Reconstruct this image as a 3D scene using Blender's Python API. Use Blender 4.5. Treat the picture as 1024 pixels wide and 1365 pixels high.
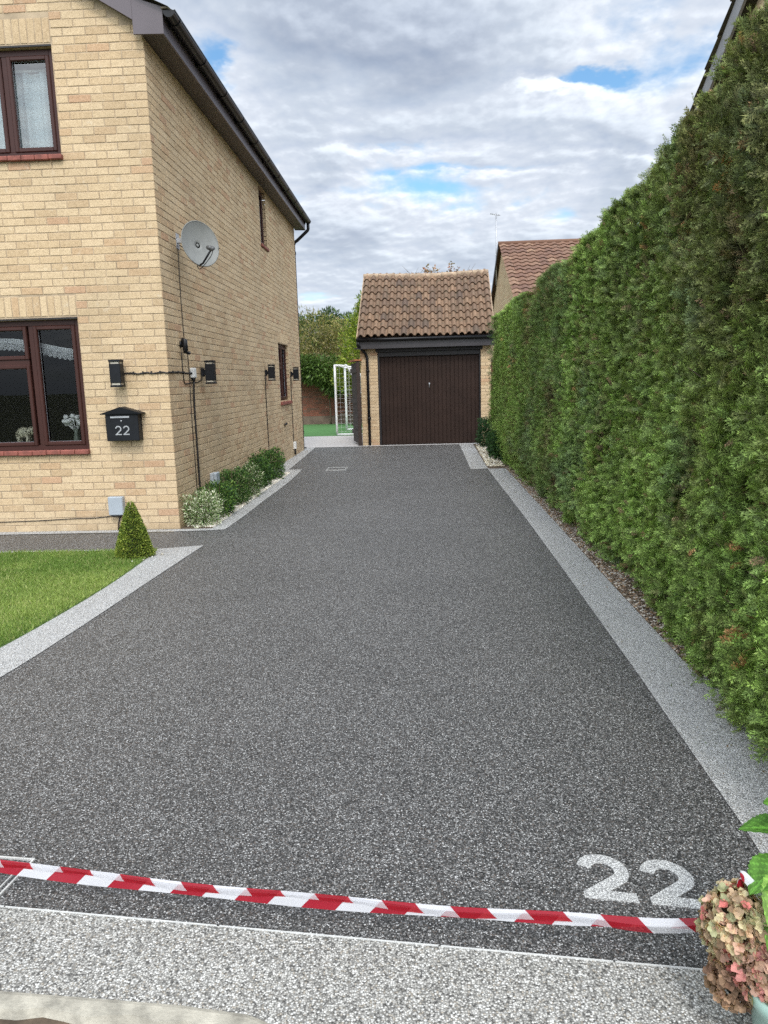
import bpy, math, random
import numpy as np
from mathutils import Vector, Matrix
for o in list(bpy.data.objects): bpy.data.objects.remove(o, do_unlink=True)
scn = bpy.context.scene
C = scn.collection
random.seed(22); RNG = np.random.default_rng(22)
R = math.radians

# ------------------------------------------------------------------ camera
cd = bpy.data.cameras.new('camera'); cam = bpy.data.objects.new('camera', cd); C.objects.link(cam)
cam.matrix_world = Matrix(((0.9985034, 0.0190366, 0.0512691, 0),
                           (0.0472247, 0.1726653, -0.9838478, 0),
                           (-0.0275815, 0.9847966, 0.1715079, 1.5),
                           (0, 0, 0, 1)))
cd.sensor_fit = 'VERTICAL'; cd.sensor_height = 24; cd.lens = 24 * 1000 / 1365
cd.clip_start = 0.05; cd.clip_end = 2000
scn.camera = cam
scn.render.resolution_x = 768; scn.render.resolution_y = 1024
scn.view_settings.view_transform = 'Standard'; scn.view_settings.look = 'None'
scn.cycles.use_denoising = False; scn.cycles.sampling_pattern = 'BLUE_NOISE'; scn.cycles.max_bounces = 6; scn.cycles.sample_clamp_indirect = 4
scn.view_settings.exposure = 0.08; scn.view_settings.gamma = 1.0

# ------------------------------------------------------------------ sun and sky
SUN_EL, SUN_AZ = R(50), R(171)           # azimuth clockwise from +Y (garage direction); sun behind the camera
sd = bpy.data.lights.new('sun', 'SUN'); sun = bpy.data.objects.new('sun', sd); C.objects.link(sun)
sd.energy = 1.5; sd.angle = R(11); sd.color = (1.0, 0.95, 0.87)
sdir = Vector((math.sin(SUN_AZ) * math.cos(SUN_EL), math.cos(SUN_AZ) * math.cos(SUN_EL), math.sin(SUN_EL)))
sun.rotation_euler = sdir.to_track_quat('Z', 'Y').to_euler()

w = bpy.data.worlds.new('World'); scn.world = w; w.use_nodes = True
nt = w.node_tree; nt.nodes.clear()
class NT:
    """small helper for writing node trees"""
    def __init__(s, t): s.t = t
    def n(s, typ, **k):
        nd = s.t.nodes.new(typ)
        for a, b in k.items(): setattr(nd, a, b)
        return nd
    def l(s, a, b): s.t.links.new(a, b)
    def val(s, nd, key, v):
        if hasattr(v, 'is_output'): s.l(v, nd.inputs[key])
        else: nd.inputs[key].default_value = v
    def math(s, op, a, b=0.0, c=None, clamp=False):
        nd = s.n('ShaderNodeMath', operation=op, use_clamp=clamp)
        s.val(nd, 0, a); s.val(nd, 1, b)
        if c is not None: s.val(nd, 2, c)
        return nd.outputs[0]
    def noise(s, vec, scale, detail=3, rough=.5, dist=0.0, typ='FBM', dim='3D'):
        nd = s.n('ShaderNodeTexNoise'); nd.noise_dimensions = dim
        if vec is not None: s.l(vec, nd.inputs['Vector'])
        nd.inputs['Scale'].default_value = scale; nd.inputs['Detail'].default_value = detail
        nd.inputs['Roughness'].default_value = rough; nd.inputs['Distortion'].default_value = dist
        return nd.outputs['Fac']
    def ramp(s, fac, stops, interp='LINEAR'):
        nd = s.n('ShaderNodeValToRGB'); cr = nd.color_ramp; cr.interpolation = interp
        while len(cr.elements) < len(stops): cr.elements.new(1)
        for e, (p, c) in zip(cr.elements, stops):
            e.position = p; e.color = (*c, 1) if len(c) == 3 else c
        s.l(fac, nd.inputs[0]); return nd.outputs[0]
    def mix(s, fac, a, b, blend='MIX'):
        nd = s.n('ShaderNodeMix', data_type='RGBA', blend_type=blend)
        s.val(nd, 0, fac)
        for i, x in ((6, a), (7, b)):
            if hasattr(x, 'is_output'): s.l(x, nd.inputs[i])
            else: nd.inputs[i].default_value = (*x, 1)
        return nd.outputs[2]
    def sep(s, v):
        nd = s.n('ShaderNodeSeparateXYZ'); s.l(v, nd.inputs[0]); return nd.outputs
    def comb(s, x, y, z):
        nd = s.n('ShaderNodeCombineXYZ'); s.val(nd, 0, x); s.val(nd, 1, y); s.val(nd, 2, z); return nd.outputs[0]

W = NT(nt)
tc = W.n('ShaderNodeTexCoord').outputs['Generated']
sx, sy, sz = W.sep(tc)
den = W.math('MAXIMUM', W.math('ADD', sz, 0.20), 0.04)
pu = W.math('DIVIDE', sx, den); pv = W.math('DIVIDE', sy, den)
wn_ = W.n('ShaderNodeTexNoise'); W.l(W.comb(pu, pv, 1.7), wn_.inputs['Vector']); wn_.inputs['Scale'].default_value = 5.5; wn_.inputs['Detail'].default_value = 5; wn_.inputs['Roughness'].default_value = .6
wr_, wg_, wb_ = W.sep(wn_.outputs['Color'])
qu = W.math('MULTIPLY_ADD', W.math('SUBTRACT', wr_, .5), .34, pu); qv = W.math('MULTIPLY_ADD', W.math('SUBTRACT', wg_, .5), .20, pv)
def density(du, dv):
    a = W.comb(W.math('ADD', pu, du), W.math('MULTIPLY_ADD', pv, .95, dv * .95), 2.35)
    n1 = W.noise(a, 2.4, 8, .53, .10); n2 = W.noise(a, 6.0, 4, .5, .1)
    d = W.math('ADD', W.math('MULTIPLY', n1, .84), W.math('MULTIPLY', n2, .18))
    for cu, cv, ru, rv, amp in SKY_BLOBS:
        x_ = W.math('DIVIDE', W.math('SUBTRACT', qu, cu - du), ru); y_ = W.math('DIVIDE', W.math('SUBTRACT', qv, cv - dv), rv)
        r2 = W.math('ADD', W.math('MULTIPLY', x_, x_), W.math('MULTIPLY', y_, y_))
        d = W.math('MULTIPLY_ADD', W.math('EXPONENT', W.math('MULTIPLY', r2, -1.0)), amp, d)
    return d
SKY_BLOBS = [(-0.40, 1.62, .06, .09, -.15), (0.35, 1.745, .12, .030, -.19), (-0.12, 2.00, .16, .03, -.07), (0.13, 2.13, .22, .03, -.09),
             (0.64, 2.05, .2, .03, -.10), (-.27, 2.25, .2, .05, -.05), (0.10, 1.55, .45, .14, .10), (.2, 1.92, .3, .06, .07)]
dens = density(0.0, 0.0); densu = density(0.010, -0.028)
cov = W.ramp(dens, [(0.325, (0, 0, 0)), (0.465, (1, 1, 1))], 'EASE')
belly = W.ramp(dens, [(0.40, (8.2, 8.7, 9.4)), (0.47, (7.1, 7.7, 8.7)), (0.56, (6.0, 6.7, 7.75)), (0.67, (4.5, 5.15, 6.3))])
edge_ = W.math('SUBTRACT', dens, densu)
bil = W.ramp(W.math('MULTIPLY_ADD', edge_, 4.4, .5), [(0.20, (.76, .80, .86)), (0.5, (1, 1, 1)), (0.82, (1.50, 1.46, 1.38))])
cloud = W.mix(1.0, belly, bil, 'MULTIPLY')
# brighter veil round the sun, added to the unseen sky to light the walls
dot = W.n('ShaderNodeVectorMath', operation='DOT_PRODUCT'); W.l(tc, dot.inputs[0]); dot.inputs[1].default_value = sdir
sky_fill = W.ramp(W.math('MULTIPLY_ADD', dot.outputs['Value'], .5, .5), [(0.45, (1, 1, 1)), (0.75, (1.9, 1.88, 1.82)), (1.0, (4.2, 4.05, 3.8))], 'EASE')
cloud = W.mix(1.0, cloud, sky_fill, 'MULTIPLY')
sky = W.n('ShaderNodeTexSky', sky_type='NISHITA'); sky.sun_disc = False
sky.sun_elevation = SUN_EL; sky.sun_rotation = SUN_AZ; sky.air_density = 1.2; sky.dust_density = .4
blue = W.mix(1.0, sky.outputs[0], (1.15, 1.55, 1.75), 'MULTIPLY')
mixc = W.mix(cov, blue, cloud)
haz = W.ramp(sz, [(0.0, (1, 1, 1)), (0.10, (.25, .25, .25)), (0.22, (0, 0, 0))])
mixc = W.mix(haz, mixc, (6.3, 7.1, 8.1))
bg = W.n('ShaderNodeBackground'); bg.inputs['Strength'].default_value = 0.1
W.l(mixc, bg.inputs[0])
W.l(bg.outputs[0], W.n('ShaderNodeOutputWorld').inputs[0])

# ------------------------------------------------------------------ mesh helpers
class MB:
    def __init__(s): s.v = []; s.f = []; s.t = []; s.sm = []
    def add(s, vs, fs, tone=None, smooth=False):
        b = len(s.v); s.v += [tuple(p) for p in vs]
        tone = random.random() if tone is None else tone
        for q in fs: s.f.append(tuple(b + i for i in q)); s.t.append(tone); s.sm.append(smooth)
    def quad(s, a, b, c, d, tone=None): s.add((a, b, c, d), ((0, 1, 2, 3),), tone)
    def box(s, x0, x1, y0, y1, z0, z1, tone=None, skip=()):
        v = [(x, y, z) for z in (z0, z1) for y in (y0, y1) for x in (x0, x1)]
        F = {'b': (0, 2, 3, 1), 't': (4, 5, 7, 6), 'f': (0, 1, 5, 4), 'k': (2, 6, 7, 3), 'l': (0, 4, 6, 2), 'r': (1, 3, 7, 5)}
        s.add(v, [F[k] for k in F if k not in skip], tone)
    def bev(s, x0, x1, y0, y1, z0, z1, c=.004, tone=None):
        """box with chamfered edges"""
        v = []
        for sz_, z in ((-1, z0), (1, z1)):
            for sy_, y in ((-1, y0), (1, y1)):
                for sx_, x in ((-1, x0), (1, x1)):
                    v += [(x, y - sy_ * c, z - sz_ * c), (x - sx_ * c, y, z - sz_ * c), (x - sx_ * c, y - sy_ * c, z)]
        I = lambda i, j, k, a: (k * 4 + j * 2 + i) * 3 + a
        F = []
        for i in (0, 1): F.append([I(i, 0, 0, 0), I(i, 1, 0, 0), I(i, 1, 1, 0), I(i, 0, 1, 0)][::1 if i else -1])
        for j in (0, 1): F.append([I(0, j, 0, 1), I(1, j, 0, 1), I(1, j, 1, 1), I(0, j, 1, 1)][::-1 if j else 1])
        for k in (0, 1): F.append([I(0, 0, k, 2), I(1, 0, k, 2), I(1, 1, k, 2), I(0, 1, k, 2)][::1 if k else -1])
        for a in (0, 1):
            for b in (0, 1):
                F.append([I(a, b, 0, 0), I(a, b, 1, 0), I(a, b, 1, 1), I(a, b, 0, 1)])
                F.append([I(a, 0, b, 0), I(a, 1, b, 0), I(a, 1, b, 2), I(a, 0, b, 2)])
                F.append([I(0, a, b, 1), I(1, a, b, 1), I(1, a, b, 2), I(0, a, b, 2)])
        for i in (0, 1):
            for j in (0, 1):
                for k in (0, 1): F.append([I(i, j, k, 0), I(i, j, k, 1), I(i, j, k, 2)])
        s.add(v, F, tone)
    def tube(s, pts, r, n=8, tone=None, caps=True):
        pts = [Vector(p) for p in pts]; rs = r if hasattr(r, '__len__') else [r] * len(pts)
        rings = []; prev = None
        for i, p in enumerate(pts):
            d = (pts[min(i + 1, len(pts) - 1)] - pts[max(i - 1, 0)]).normalized()
            a = d.orthogonal().normalized() if prev is None else (prev - d * prev.dot(d)).normalized()
            prev = a; b = d.cross(a)
            rings.append([p + (a * math.cos(2 * math.pi * k / n) + b * math.sin(2 * math.pi * k / n)) * rs[i] for k in range(n)])
        v = [q for rg in rings for q in rg]; f = []
        for i in range(len(pts) - 1):
            for k in range(n):
                f.append((i * n + k, i * n + (k + 1) % n, (i + 1) * n + (k + 1) % n, (i + 1) * n + k))
        if caps: f += [tuple(range(n))[::-1], tuple((len(pts) - 1) * n + k for k in range(n))]
        s.add(v, f, tone, True)
    def lathe(s, prof, c=(0, 0, 0), n=24, tone=None):
        v = [(c[0] + r * math.cos(2 * math.pi * k / n), c[1] + r * math.sin(2 * math.pi * k / n), c[2] + z) for r, z in prof for k in range(n)]
        f = [(i * n + k, i * n + (k + 1) % n, (i + 1) * n + (k + 1) % n, (i + 1) * n + k) for i in range(len(prof) - 1) for k in range(n)]
        s.add(v, f, tone, True)
    def prism(s, poly, a, b, axis='y', tone=None):
        """polygon in the plane across `axis`, extruded from a to b"""
        mk = {'y': lambda p, t: (p[0], t, p[1]), 'x': lambda p, t: (t, p[0], p[1]), 'z': lambda p, t: (p[0], p[1], t)}[axis]
        n = len(poly); v = [mk(p, a) for p in poly] + [mk(p, b) for p in poly]
        s.add(v, [tuple(range(n)), tuple(range(2 * n - 1, n - 1, -1))] + [(i, n + i, n + (i + 1) % n, (i + 1) % n) for i in range(n)], tone)
    def build(s, name, mat, parent=None, loc=None, rz=None):
        me = bpy.data.meshes.new(name); me.from_pydata(s.v, [], s.f)
        a = me.attributes.new('tone', 'FLOAT', 'FACE'); a.data.foreach_set('value', np.array(s.t, np.float32))
        me.polygons.foreach_set('use_smooth', s.sm)
        me.materials.append(mat); me.update()
        o = bpy.data.objects.new(name, me); C.objects.link(o)
        if parent is not None: o.parent = parent
        if loc is not None: o.location = loc
        if rz is not None: o.rotation_euler = (0, 0, rz)
        return o

def tag(o, label=None, cat=None, group=None, kind=None):
    if label: o['label'] = label
    if cat: o['category'] = cat
    if group: o['group'] = group
    if kind: o['kind'] = kind
    return o
def thing(name, label, cat, loc=(0, 0, 0), rz=0, group=None):
    o = bpy.data.objects.new(name, None); C.objects.link(o); o.empty_display_size = .1
    o.location = loc; o.rotation_euler = (0, 0, rz)
    return tag(o, label, cat, group)
def copy_tree(o, parent=None):
    c = o.copy(); C.objects.link(c)
    if parent is not None: c.parent = parent
    for ch in list(o.children): copy_tree(ch, c)
    return c

def np_mesh(name, V, Q, mat, col=None, parent=None, tri=False, smooth=False, loc=None):
    """mesh from numpy arrays: V (n,3), Q (m,4 or 3), col (m,3) per-face colour"""
    me = bpy.data.meshes.new(name); k = Q.shape[1]; m = len(Q)
    me.vertices.add(len(V)); me.vertices.foreach_set('co', np.ascontiguousarray(V, np.float32).ravel())
    me.loops.add(m * k); me.loops.foreach_set('vertex_index', np.ascontiguousarray(Q, np.int32).ravel())
    me.polygons.add(m); me.polygons.foreach_set('loop_start', np.arange(0, m * k, k, dtype=np.int32))
    me.polygons.foreach_set('loop_total', np.full(m, k, np.int32))
    if smooth: me.polygons.foreach_set('use_smooth', np.ones(m, bool))
    if col is not None:
        a = me.attributes.new('col', 'FLOAT_COLOR', 'FACE')
        a.data.foreach_set('color', np.concatenate([col, np.ones((m, 1))], 1).astype(np.float32).ravel())
    me.materials.append(mat); me.update(calc_edges=True)
    o = bpy.data.objects.new(name, me); C.objects.link(o)
    if parent is not None: o.parent = parent
    if loc is not None: o.location = loc
    return o

# ------------------------------------------------------------------ materials
def newmat(name):
    m = bpy.data.materials.new(name); m.use_nodes = True; t = NT(m.node_tree)
    p = m.node_tree.nodes['Principled BSDF']; return m, t, p
def bump(t, p, h, strength=.3, dist=.01):
    b = t.n('ShaderNodeBump'); b.inputs['Strength'].default_value = strength; b.inputs['Distance'].default_value = dist
    t.l(h, b.inputs['Height']); t.l(b.outputs[0], p.inputs['Normal'])
def objco(t): return t.n('ShaderNodeTexCoord').outputs['Object']
def attr(t, name, out='Fac'): return t.n('ShaderNodeAttribute', attribute_name=name).outputs[out]
def simple(name, col, rough=.6, var=.12, scale=8, metal=0.0, bmp=.0, spec=.5, detail=4):
    m, t, p = newmat(name); co = objco(t)
    n = t.noise(co, scale, detail, .6)
    c = t.ramp(n, [(.3, tuple(x * (1 - var) for x in col)), (.7, tuple(min(1, x * (1 + var)) for x in col))])
    t.l(c, p.inputs['Base Color']); p.inputs['Roughness'].default_value = rough; p.inputs['Metallic'].default_value = metal
    p.inputs['Specular IOR Level'].default_value = spec
    if bmp: bump(t, p, t.noise(co, scale * 6, 4, .6), bmp, .003)
    return m

def brick_mat(name, stops, stain=(.30, .24, .16), mott=.25):
    m, t, p = newmat(name); co = objco(t)
    tone = attr(t, 'tone')
    base = t.ramp(tone, stops)
    n1 = t.noise(co, 22, 6, .7); n2 = t.noise(co, 140, 3, .6)
    base = t.mix(mott, base, t.ramp(n1, [(.28, (.34, .24, .14)), (.5, (.62, .47, .29)), (.75, (.82, .66, .46))]), 'MIX')
    sp = t.ramp(n2, [(.34, (.62, .58, .52)), (.5, (1, 1, 1)), (.72, (1.14, 1.12, 1.08))])
    base = t.mix(.8, base, sp, 'MULTIPLY')
    wn = t.noise(co, .9, 5, .6)
    base = t.mix(t.ramp(wn, [(.46, (0, 0, 0)), (.72, (.34, .34, .34))]), base, stain)
    ox, oy, oz = t.sep(co); sn = t.noise(co, 3.2, 6, .7)
    band = t.math('MULTIPLY', t.math('SUBTRACT', t.math('MULTIPLY_ADD', sn, .62, -.02), t.math('MULTIPLY', oz, 1.0)), 2.2, clamp=True)
    base = t.mix(t.math('MULTIPLY', band, .45), base, (.26, .225, .155))
    sp2 = t.noise(co, 7.5, 4, .75); base = t.mix(t.ramp(sp2, [(.60, (0, 0, 0)), (.72, (.30, .30, .30))]), base, (.74, .68, .56))
    t.l(base, p.inputs['Base Color']); p.inputs['Roughness'].default_value = .9; p.inputs['Specular IOR Level'].default_value = .2
    h = t.math('ADD', t.math('MULTIPLY', n1, 1.0), t.math('MULTIPLY', n2, .6)); bump(t, p, h, .5, .006)
    return m
BRICK = brick_mat('buff_brick', [(0, (.60, .455, .288)), (.3, (.66, .51, .335)), (.55, (.59, .44, .275)), (.8, (.51, .37, .228)), (.92, (.53, .355, .215)), (.97, (.53, .315, .20)), (1, (.46, .28, .175))])
REDBRICK = brick_mat('old_red_brick', [(0, (.19, .07, .05)), (.4, (.26, .09, .06)), (.7, (.14, .06, .045)), (.95, (.15, .08, .06)), (.99, (.34, .29, .26)), (1, (.4, .34, .3))], (.05, .04, .035), .03)
MORTAR = simple('mortar', (.42, .325, .22), .95, .3, 6, bmp=.4)
MORTAR_DK = simple('dark_mortar', (.16, .12, .09), .95, .3, 6, bmp=.4)
BROWN = simple('mahogany_upvc', (.050, .018, .014), .42, .15, 3, spec=.3)
FASCIA = simple('brown_fascia', (.105, .085, .095), .36, .10, 3)
SOFFIT = simple('soffit_board', (.085, .066, .052), .55, .2, 3)
BLACKP = simple('black_plastic', (.008, .008, .010), .38, .2, 10, spec=.3)
BLACKM = simple('black_metal', (.009, .010, .013), .5, .2, 10, .0, spec=.25)
CABLE = simple('black_cable', (.014, .012, .012), .55, .2, 10)
GREYBOX = simple('grey_plastic', (.36, .40, .44), .5, .06, 5)
DISHM = simple('grey_dish_metal', (.20, .205, .195), .5, .12, 9)
WHITEP = simple('white_plastic', (.72, .72, .70), .45, .05, 8)
SILL = simple('red_sill_tile', (.24, .075, .055), .75, .35, 14, bmp=.3)
STEEL = simple('galvanised_steel', (.45, .46, .48), .45, .2, 12, .7)
GOALW = simple('white_goal_tube', (.78, .79, .80), .4, .04, 5)
DOORM = simple('dark_brown_steel', (.030, .017, .013), .6, .18, 2.5, spec=.2)
WOODGATE = simple('dark_stained_timber', (.035, .020, .015), .7, .3, 6, bmp=.3)
ORANGEW = simple('orange_timber', (.35, .13, .05), .7, .3, 12)
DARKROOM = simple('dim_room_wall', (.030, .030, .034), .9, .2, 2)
KERB = simple('concrete_kerb', (.37, .345, .285), .95, .38, 16, bmp=1.0, detail=8)
WHITEEDGE = simple('pale_trim_line', (.55, .55, .53), .7, .1, 20)
CONC = simple('pale_paving', (.46, .44, .43), .85, .10, 30, bmp=.2)
EARTH = simple('brown_soil', (.10, .072, .048), .95, .45, 14, bmp=.8)
BARK = simple('bark', (.11, .08, .055), .9, .3, 20, bmp=.7)
CREAMW = simple('weathered_gable_brick', (.44, .35, .23), .9, .16, 5, bmp=.4)

def resin_mat(name, stops, scale=235, gloss=.45, lum=.10):
    m, t, p = newmat(name); co = objco(t)
    v = t.n('ShaderNodeTexVoronoi'); v.inputs['Scale'].default_value = scale; t.l(co, v.inputs['Vector'])
    v.inputs['Randomness'].default_value = 1.0
    r, g, b = t.sep(v.outputs['Color'])
    c = t.ramp(r, stops, 'CONSTANT')
    edge = t.ramp(v.outputs['Distance'], [(.30, (1, 1, 1)), (.62, (.42, .42, .42))])
    c = t.mix(1.0, c, edge, 'MULTIPLY')
    wn = t.noise(co, .8, 5, .65)
    c = t.mix(1.0, c, t.ramp(wn, [(.3, (1 - lum, 1 - lum, 1 - lum)), (.7, (1 + lum, 1 + lum, 1 + lum))]), 'MULTIPLY')
    t.l(c, p.inputs['Base Color'])
    p.inputs['Roughness'].default_value = gloss
    t.l(t.math('MULTIPLY_ADD', g, .35, gloss - .1), p.inputs['Roughness'])
    h = t.math('SUBTRACT', t.math('MULTIPLY', b, .6), v.outputs['Distance']); bump(t, p, h, .55, .004)
    return m
DARKRESIN = resin_mat('dark_resin_stone', [(0, (.026, .025, .025)), (.18, (.060, .058, .057)), (.40, (.120, .117, .114)), (.60, (.195, .190, .185)),
                      (.74, (.29, .285, .28)), (.82, (.165, .135, .115)), (.88, (.44, .435, .425)), (.96, (.68, .675, .66))])
LIGHTRESIN = resin_mat('pale_resin_stone', [(0, (.20, .20, .20)), (.08, (.38, .38, .375)), (.24, (.53, .525, .51)), (.42, (.63, .625, .61)), (.62, (.50, .465, .42)),
                       (.70, (.72, .715, .70)), (.86, (.88, .875, .86))], 235, .55, .06)
APRON = resin_mat('front_apron_stone', [(0, (.14, .135, .125)), (.12, (.30, .29, .265)), (.30, (.43, .415, .38)), (.50, (.52, .505, .465)), (.66, (.40, .36, .30)),
                       (.74, (.62, .605, .565)), (.90, (.76, .75, .71))], 190, .6, .08)
INLAY = resin_mat('white_resin_stone', [(0, (.42, .42, .42)), (.12, (.60, .60, .59)), (.4, (.72, .72, .70)), (.7, (.84, .84, .82))], 230, .55, .05)
PANERES = LIGHTRESIN

def glass_mat(name, tint=(.75, .8, .8), mixf=.16):
    m, t, p = newmat(name); m.node_tree.nodes.remove(p)
    tr = t.n('ShaderNodeBsdfTransparent'); tr.inputs[0].default_value = (*tint, 1)
    gl = t.n('ShaderNodeBsdfGlossy'); gl.inputs['Roughness'].default_value = .01
    fr = t.n('ShaderNodeFresnel'); fr.inputs[0].default_value = 1.45
    mx = t.n('ShaderNodeMixShader')
    t.l(t.math('ADD', t.math('MULTIPLY', fr.outputs[0], 1.0), mixf, clamp=True), mx.inputs[0])
    t.l(tr.outputs[0], mx.inputs[1]); t.l(gl.outputs[0], mx.inputs[2])
    t.l(mx.outputs[0], m.node_tree.nodes['Material Output'].inputs[0]); return m
GLASS = glass_mat('window_glass', (.9, .92, .92), mixf=.0)
GLASS_UP = glass_mat('upper_window_glass', (.85, .9, .9), .10)

def leaf_mat(name, rough=.55, trans=.25, spec=.3, bright=1.0):
    m, t, p = newmat(name)
    c = attr(t, 'col', 'Color')
    n = t.noise(objco(t), 35, 3, .6)
    c = t.mix(1.0, c, t.ramp(n, [(.3, (.82 * bright,) * 3), (.7, (1.18 * bright,) * 3)]), 'MULTIPLY')
    t.l(c, p.inputs['Base Color']); p.inputs['Roughness'].default_value = rough; p.inputs['Specular IOR Level'].default_value = spec
    tl = t.n('ShaderNodeBsdfTranslucent'); t.l(t.mix(1.0, c, (1.0, 1.15, .6), 'MULTIPLY'), tl.inputs[0])
    mx = t.n('ShaderNodeMixShader'); mx.inputs[0].default_value = trans
    t.l(p.outputs[0], mx.inputs[1]); t.l(tl.outputs[0], mx.inputs[2])
    t.l(mx.outputs[0], m.node_tree.nodes['Material Output'].inputs[0]); return m
LEAF = leaf_mat('leaf'); HEDGEL = leaf_mat('conifer_foliage', .6, .22, .25)
GLOSSLEAF = leaf_mat('hydrangea_leaf', .52, .30, .35); PETAL = leaf_mat('dry_petal', .7, .35, .2)
GRASSM = leaf_mat('grass_blade', .6, .35, .2)
STONEM = leaf_mat('pebble_stone', .7, 0.0, .3)
def tile_mat(name, stops, moss):
    m, t, p = newmat(name); co = objco(t)
    base = t.ramp(attr(t, 'tone'), stops)
    n = t.noise(co, 9, 6, .7); n2 = t.noise(co, 60, 3, .6)
    base = t.mix(t.ramp(n, [(.5, (0, 0, 0)), (.68, (.75, .75, .75))]), base, moss)
    base = t.mix(t.ramp(n2, [(.66, (0, 0, 0)), (.74, (.55, .55, .55))]), base, (.42, .38, .30))
    t.l(base, p.inputs['Base Color']); p.inputs['Roughness'].default_value = .88
    bump(t, p, n2, .4, .005); return m
PANTILE = tile_mat('weathered_pantile', [(0, (.145, .088, .054)), (.35, (.200, .122, .074)), (.6, (.125, .078, .052)), (.85, (.245, .150, .090)), (1, (.10, .066, .048))], (.085, .072, .042))
REDTILE = tile_mat('red_clay_tile', [(0, (.17, .088, .056)), (.4, (.205, .108, .068)), (.7, (.14, .072, .050)), (1, (.27, .16, .10))], (.13, .085, .06))
MOSSTILE = tile_mat('mossy_tile', [(0, (.16, .13, .09)), (1, (.10, .08, .06))], (.16, .17, .06))
RIDGE = simple('ridge_mortar_tile', (.34, .25, .17), .9, .35, 7, bmp=.5)

# ------------------------------------------------------------------ numpy noise
def vnoise(P, seed=0):
    P = np.asarray(P, float); i = np.floor(P).astype(np.int64); f = P - i; f = f * f * (3 - 2 * f)
    def h(ix, iy, iz):
        n = (ix * 374761393 + iy * 668265263 + iz * 2147483647 + seed * 1274126177) & 0xffffffff
        n = ((n ^ (n >> 13)) * 1274126177) & 0xffffffff
        n = n ^ (n >> 16); return (n & 0xffff) / 65535.0
    r = 0
    for dx in (0, 1):
        for dy in (0, 1):
            for dz in (0, 1):
                wgt = (f[:, 0] if dx else 1 - f[:, 0]) * (f[:, 1] if dy else 1 - f[:, 1]) * (f[:, 2] if dz else 1 - f[:, 2])
                r = r + wgt * h(i[:, 0] + dx, i[:, 1] + dy, i[:, 2] + dz)
    return r
def fbm(P, seed=0, oct=3):
    r = 0; a = .5; s = 0
    for k in range(oct): r = r + a * vnoise(np.asarray(P) * 2 ** k, seed + k); s += a; a *= .5
    return r / s
def norm(a): return a / np.maximum(np.linalg.norm(a, axis=-1, keepdims=True), 1e-9)
def frames(D, roll):
    """orthonormal frames whose x axis is D, rolled about it"""
    up = np.tile([0., 0, 1], (len(D), 1)); bad = np.abs(D[:, 2]) > .97; up[bad] = (0, 1, 0)
    S = norm(np.cross(up, D)); N = np.cross(D, S)
    c, s = np.cos(roll)[:, None], np.sin(roll)[:, None]
    return D, S * c + N * s, -S * s + N * c
def scatter(TV, TQ, pos, D, roll, size, colf, jit=.18, rng=RNG, tipcol=None):
    """copies of template (TV,TQ) as one array: x axis -> D"""
    X, Y, Z = frames(D, roll); n = len(pos); k = len(TV)
    sz_ = size[:, None, None]
    V = (TV[None, :, 0:1] * X[:, None] + TV[None, :, 1:2] * Y[:, None] + TV[None, :, 2:3] * Z[:, None]) * sz_ + pos[:, None]
    Q = TQ[None] + (np.arange(n) * k)[:, None, None]
    nf = len(TQ)
    col = np.repeat(colf[:, None], nf, 1) * (1 + jit * rng.standard_normal((n, nf, 1))).clip(.4, 1.8)
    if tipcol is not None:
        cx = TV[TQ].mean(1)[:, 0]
        col = col * (0.26 + 1.50 * np.clip(cx, 0, 1) ** 1.5)[None, :, None]  # paler tips; frond bases darkened, putting the shade of hedge gaps into the colour
    return V.reshape(-1, 3), Q.reshape(-1, TQ.shape[1]), col.reshape(-1, 3).clip(0.003, .95)
def cat(parts):
    V, Q, Cc, b = [], [], [], 0
    for v, q, c in parts: V.append(v); Q.append(q + b); Cc.append(c); b += len(v)
    return np.concatenate(V), np.concatenate(Q), np.concatenate(Cc)

# ------------------------------------------------------------------ ground, driveway, borders
def sheet(name, pts, z, mat, kind='structure'):
    mb = MB(); mb.add([(x, y, z) for x, y in pts], [tuple(range(len(pts)))], 0); o = mb.build(name, mat)
    if kind: o['kind'] = kind
    return o
def strip(name, A, B, z, mat):
    mb = MB()
    for i in range(len(A) - 1): mb.quad((*A[i], z), (*A[i + 1], z), (*B[i + 1], z), (*B[i], z))
    o = mb.build(name, mat); o['kind'] = 'structure'; return o
GRD = simple('earth_and_verge', (.10, .11, .05), .95, .4, .6, bmp=.5)
sheet('ground', [(-300, -300), (300, -300), (300, 300), (-300, 300)], -.03, GRD)
SK = lambda x: 1.925 + (x + 1.269) * (-.212 / 1.964)       # front line of the drive
def smooth_line(pts, n=6):
    out = []
    for i in range(len(pts) - 1):
        p0 = pts[max(i - 1, 0)]; p1 = pts[i]; p2 = pts[i + 1]; p3 = pts[min(i + 2, len(pts) - 1)]
        for k in range(n):
            t_ = k / n
            out.append(tuple(.5 * ((2 * p1[a]) + (-p0[a] + p2[a]) * t_ + (2 * p0[a] - 5 * p1[a] + 4 * p2[a] - p3[a]) * t_ ** 2 + (-p0[a] + 3 * p1[a] - 3 * p2[a] + p3[a]) * t_ ** 3) for a in (0, 1)))
    out.append(pts[-1]); return out
Lout = smooth_line([(-2.095, 6.92), (-2.150, 5.791), (-2.185, 4.919), (-2.215, 4.318), (-2.262, 3.70), (-2.40, 2.7), (-2.62, 1.9)])   # dark edge by the lawn
Lin = smooth_line([(-2.470, 6.62), (-2.440, 5.9), (-2.440, 5.324), (-2.470, 4.697), (-2.520, 4.13), (-2.66, 3.0), (-2.95, 1.9)])   # lawn edge
Rin = [(1.02, SK(1.02)), (1.05, 2.33), (1.075, 3.65), (1.098, 5.84), (1.112, 8.17), (1.108, 12.64)]
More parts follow.
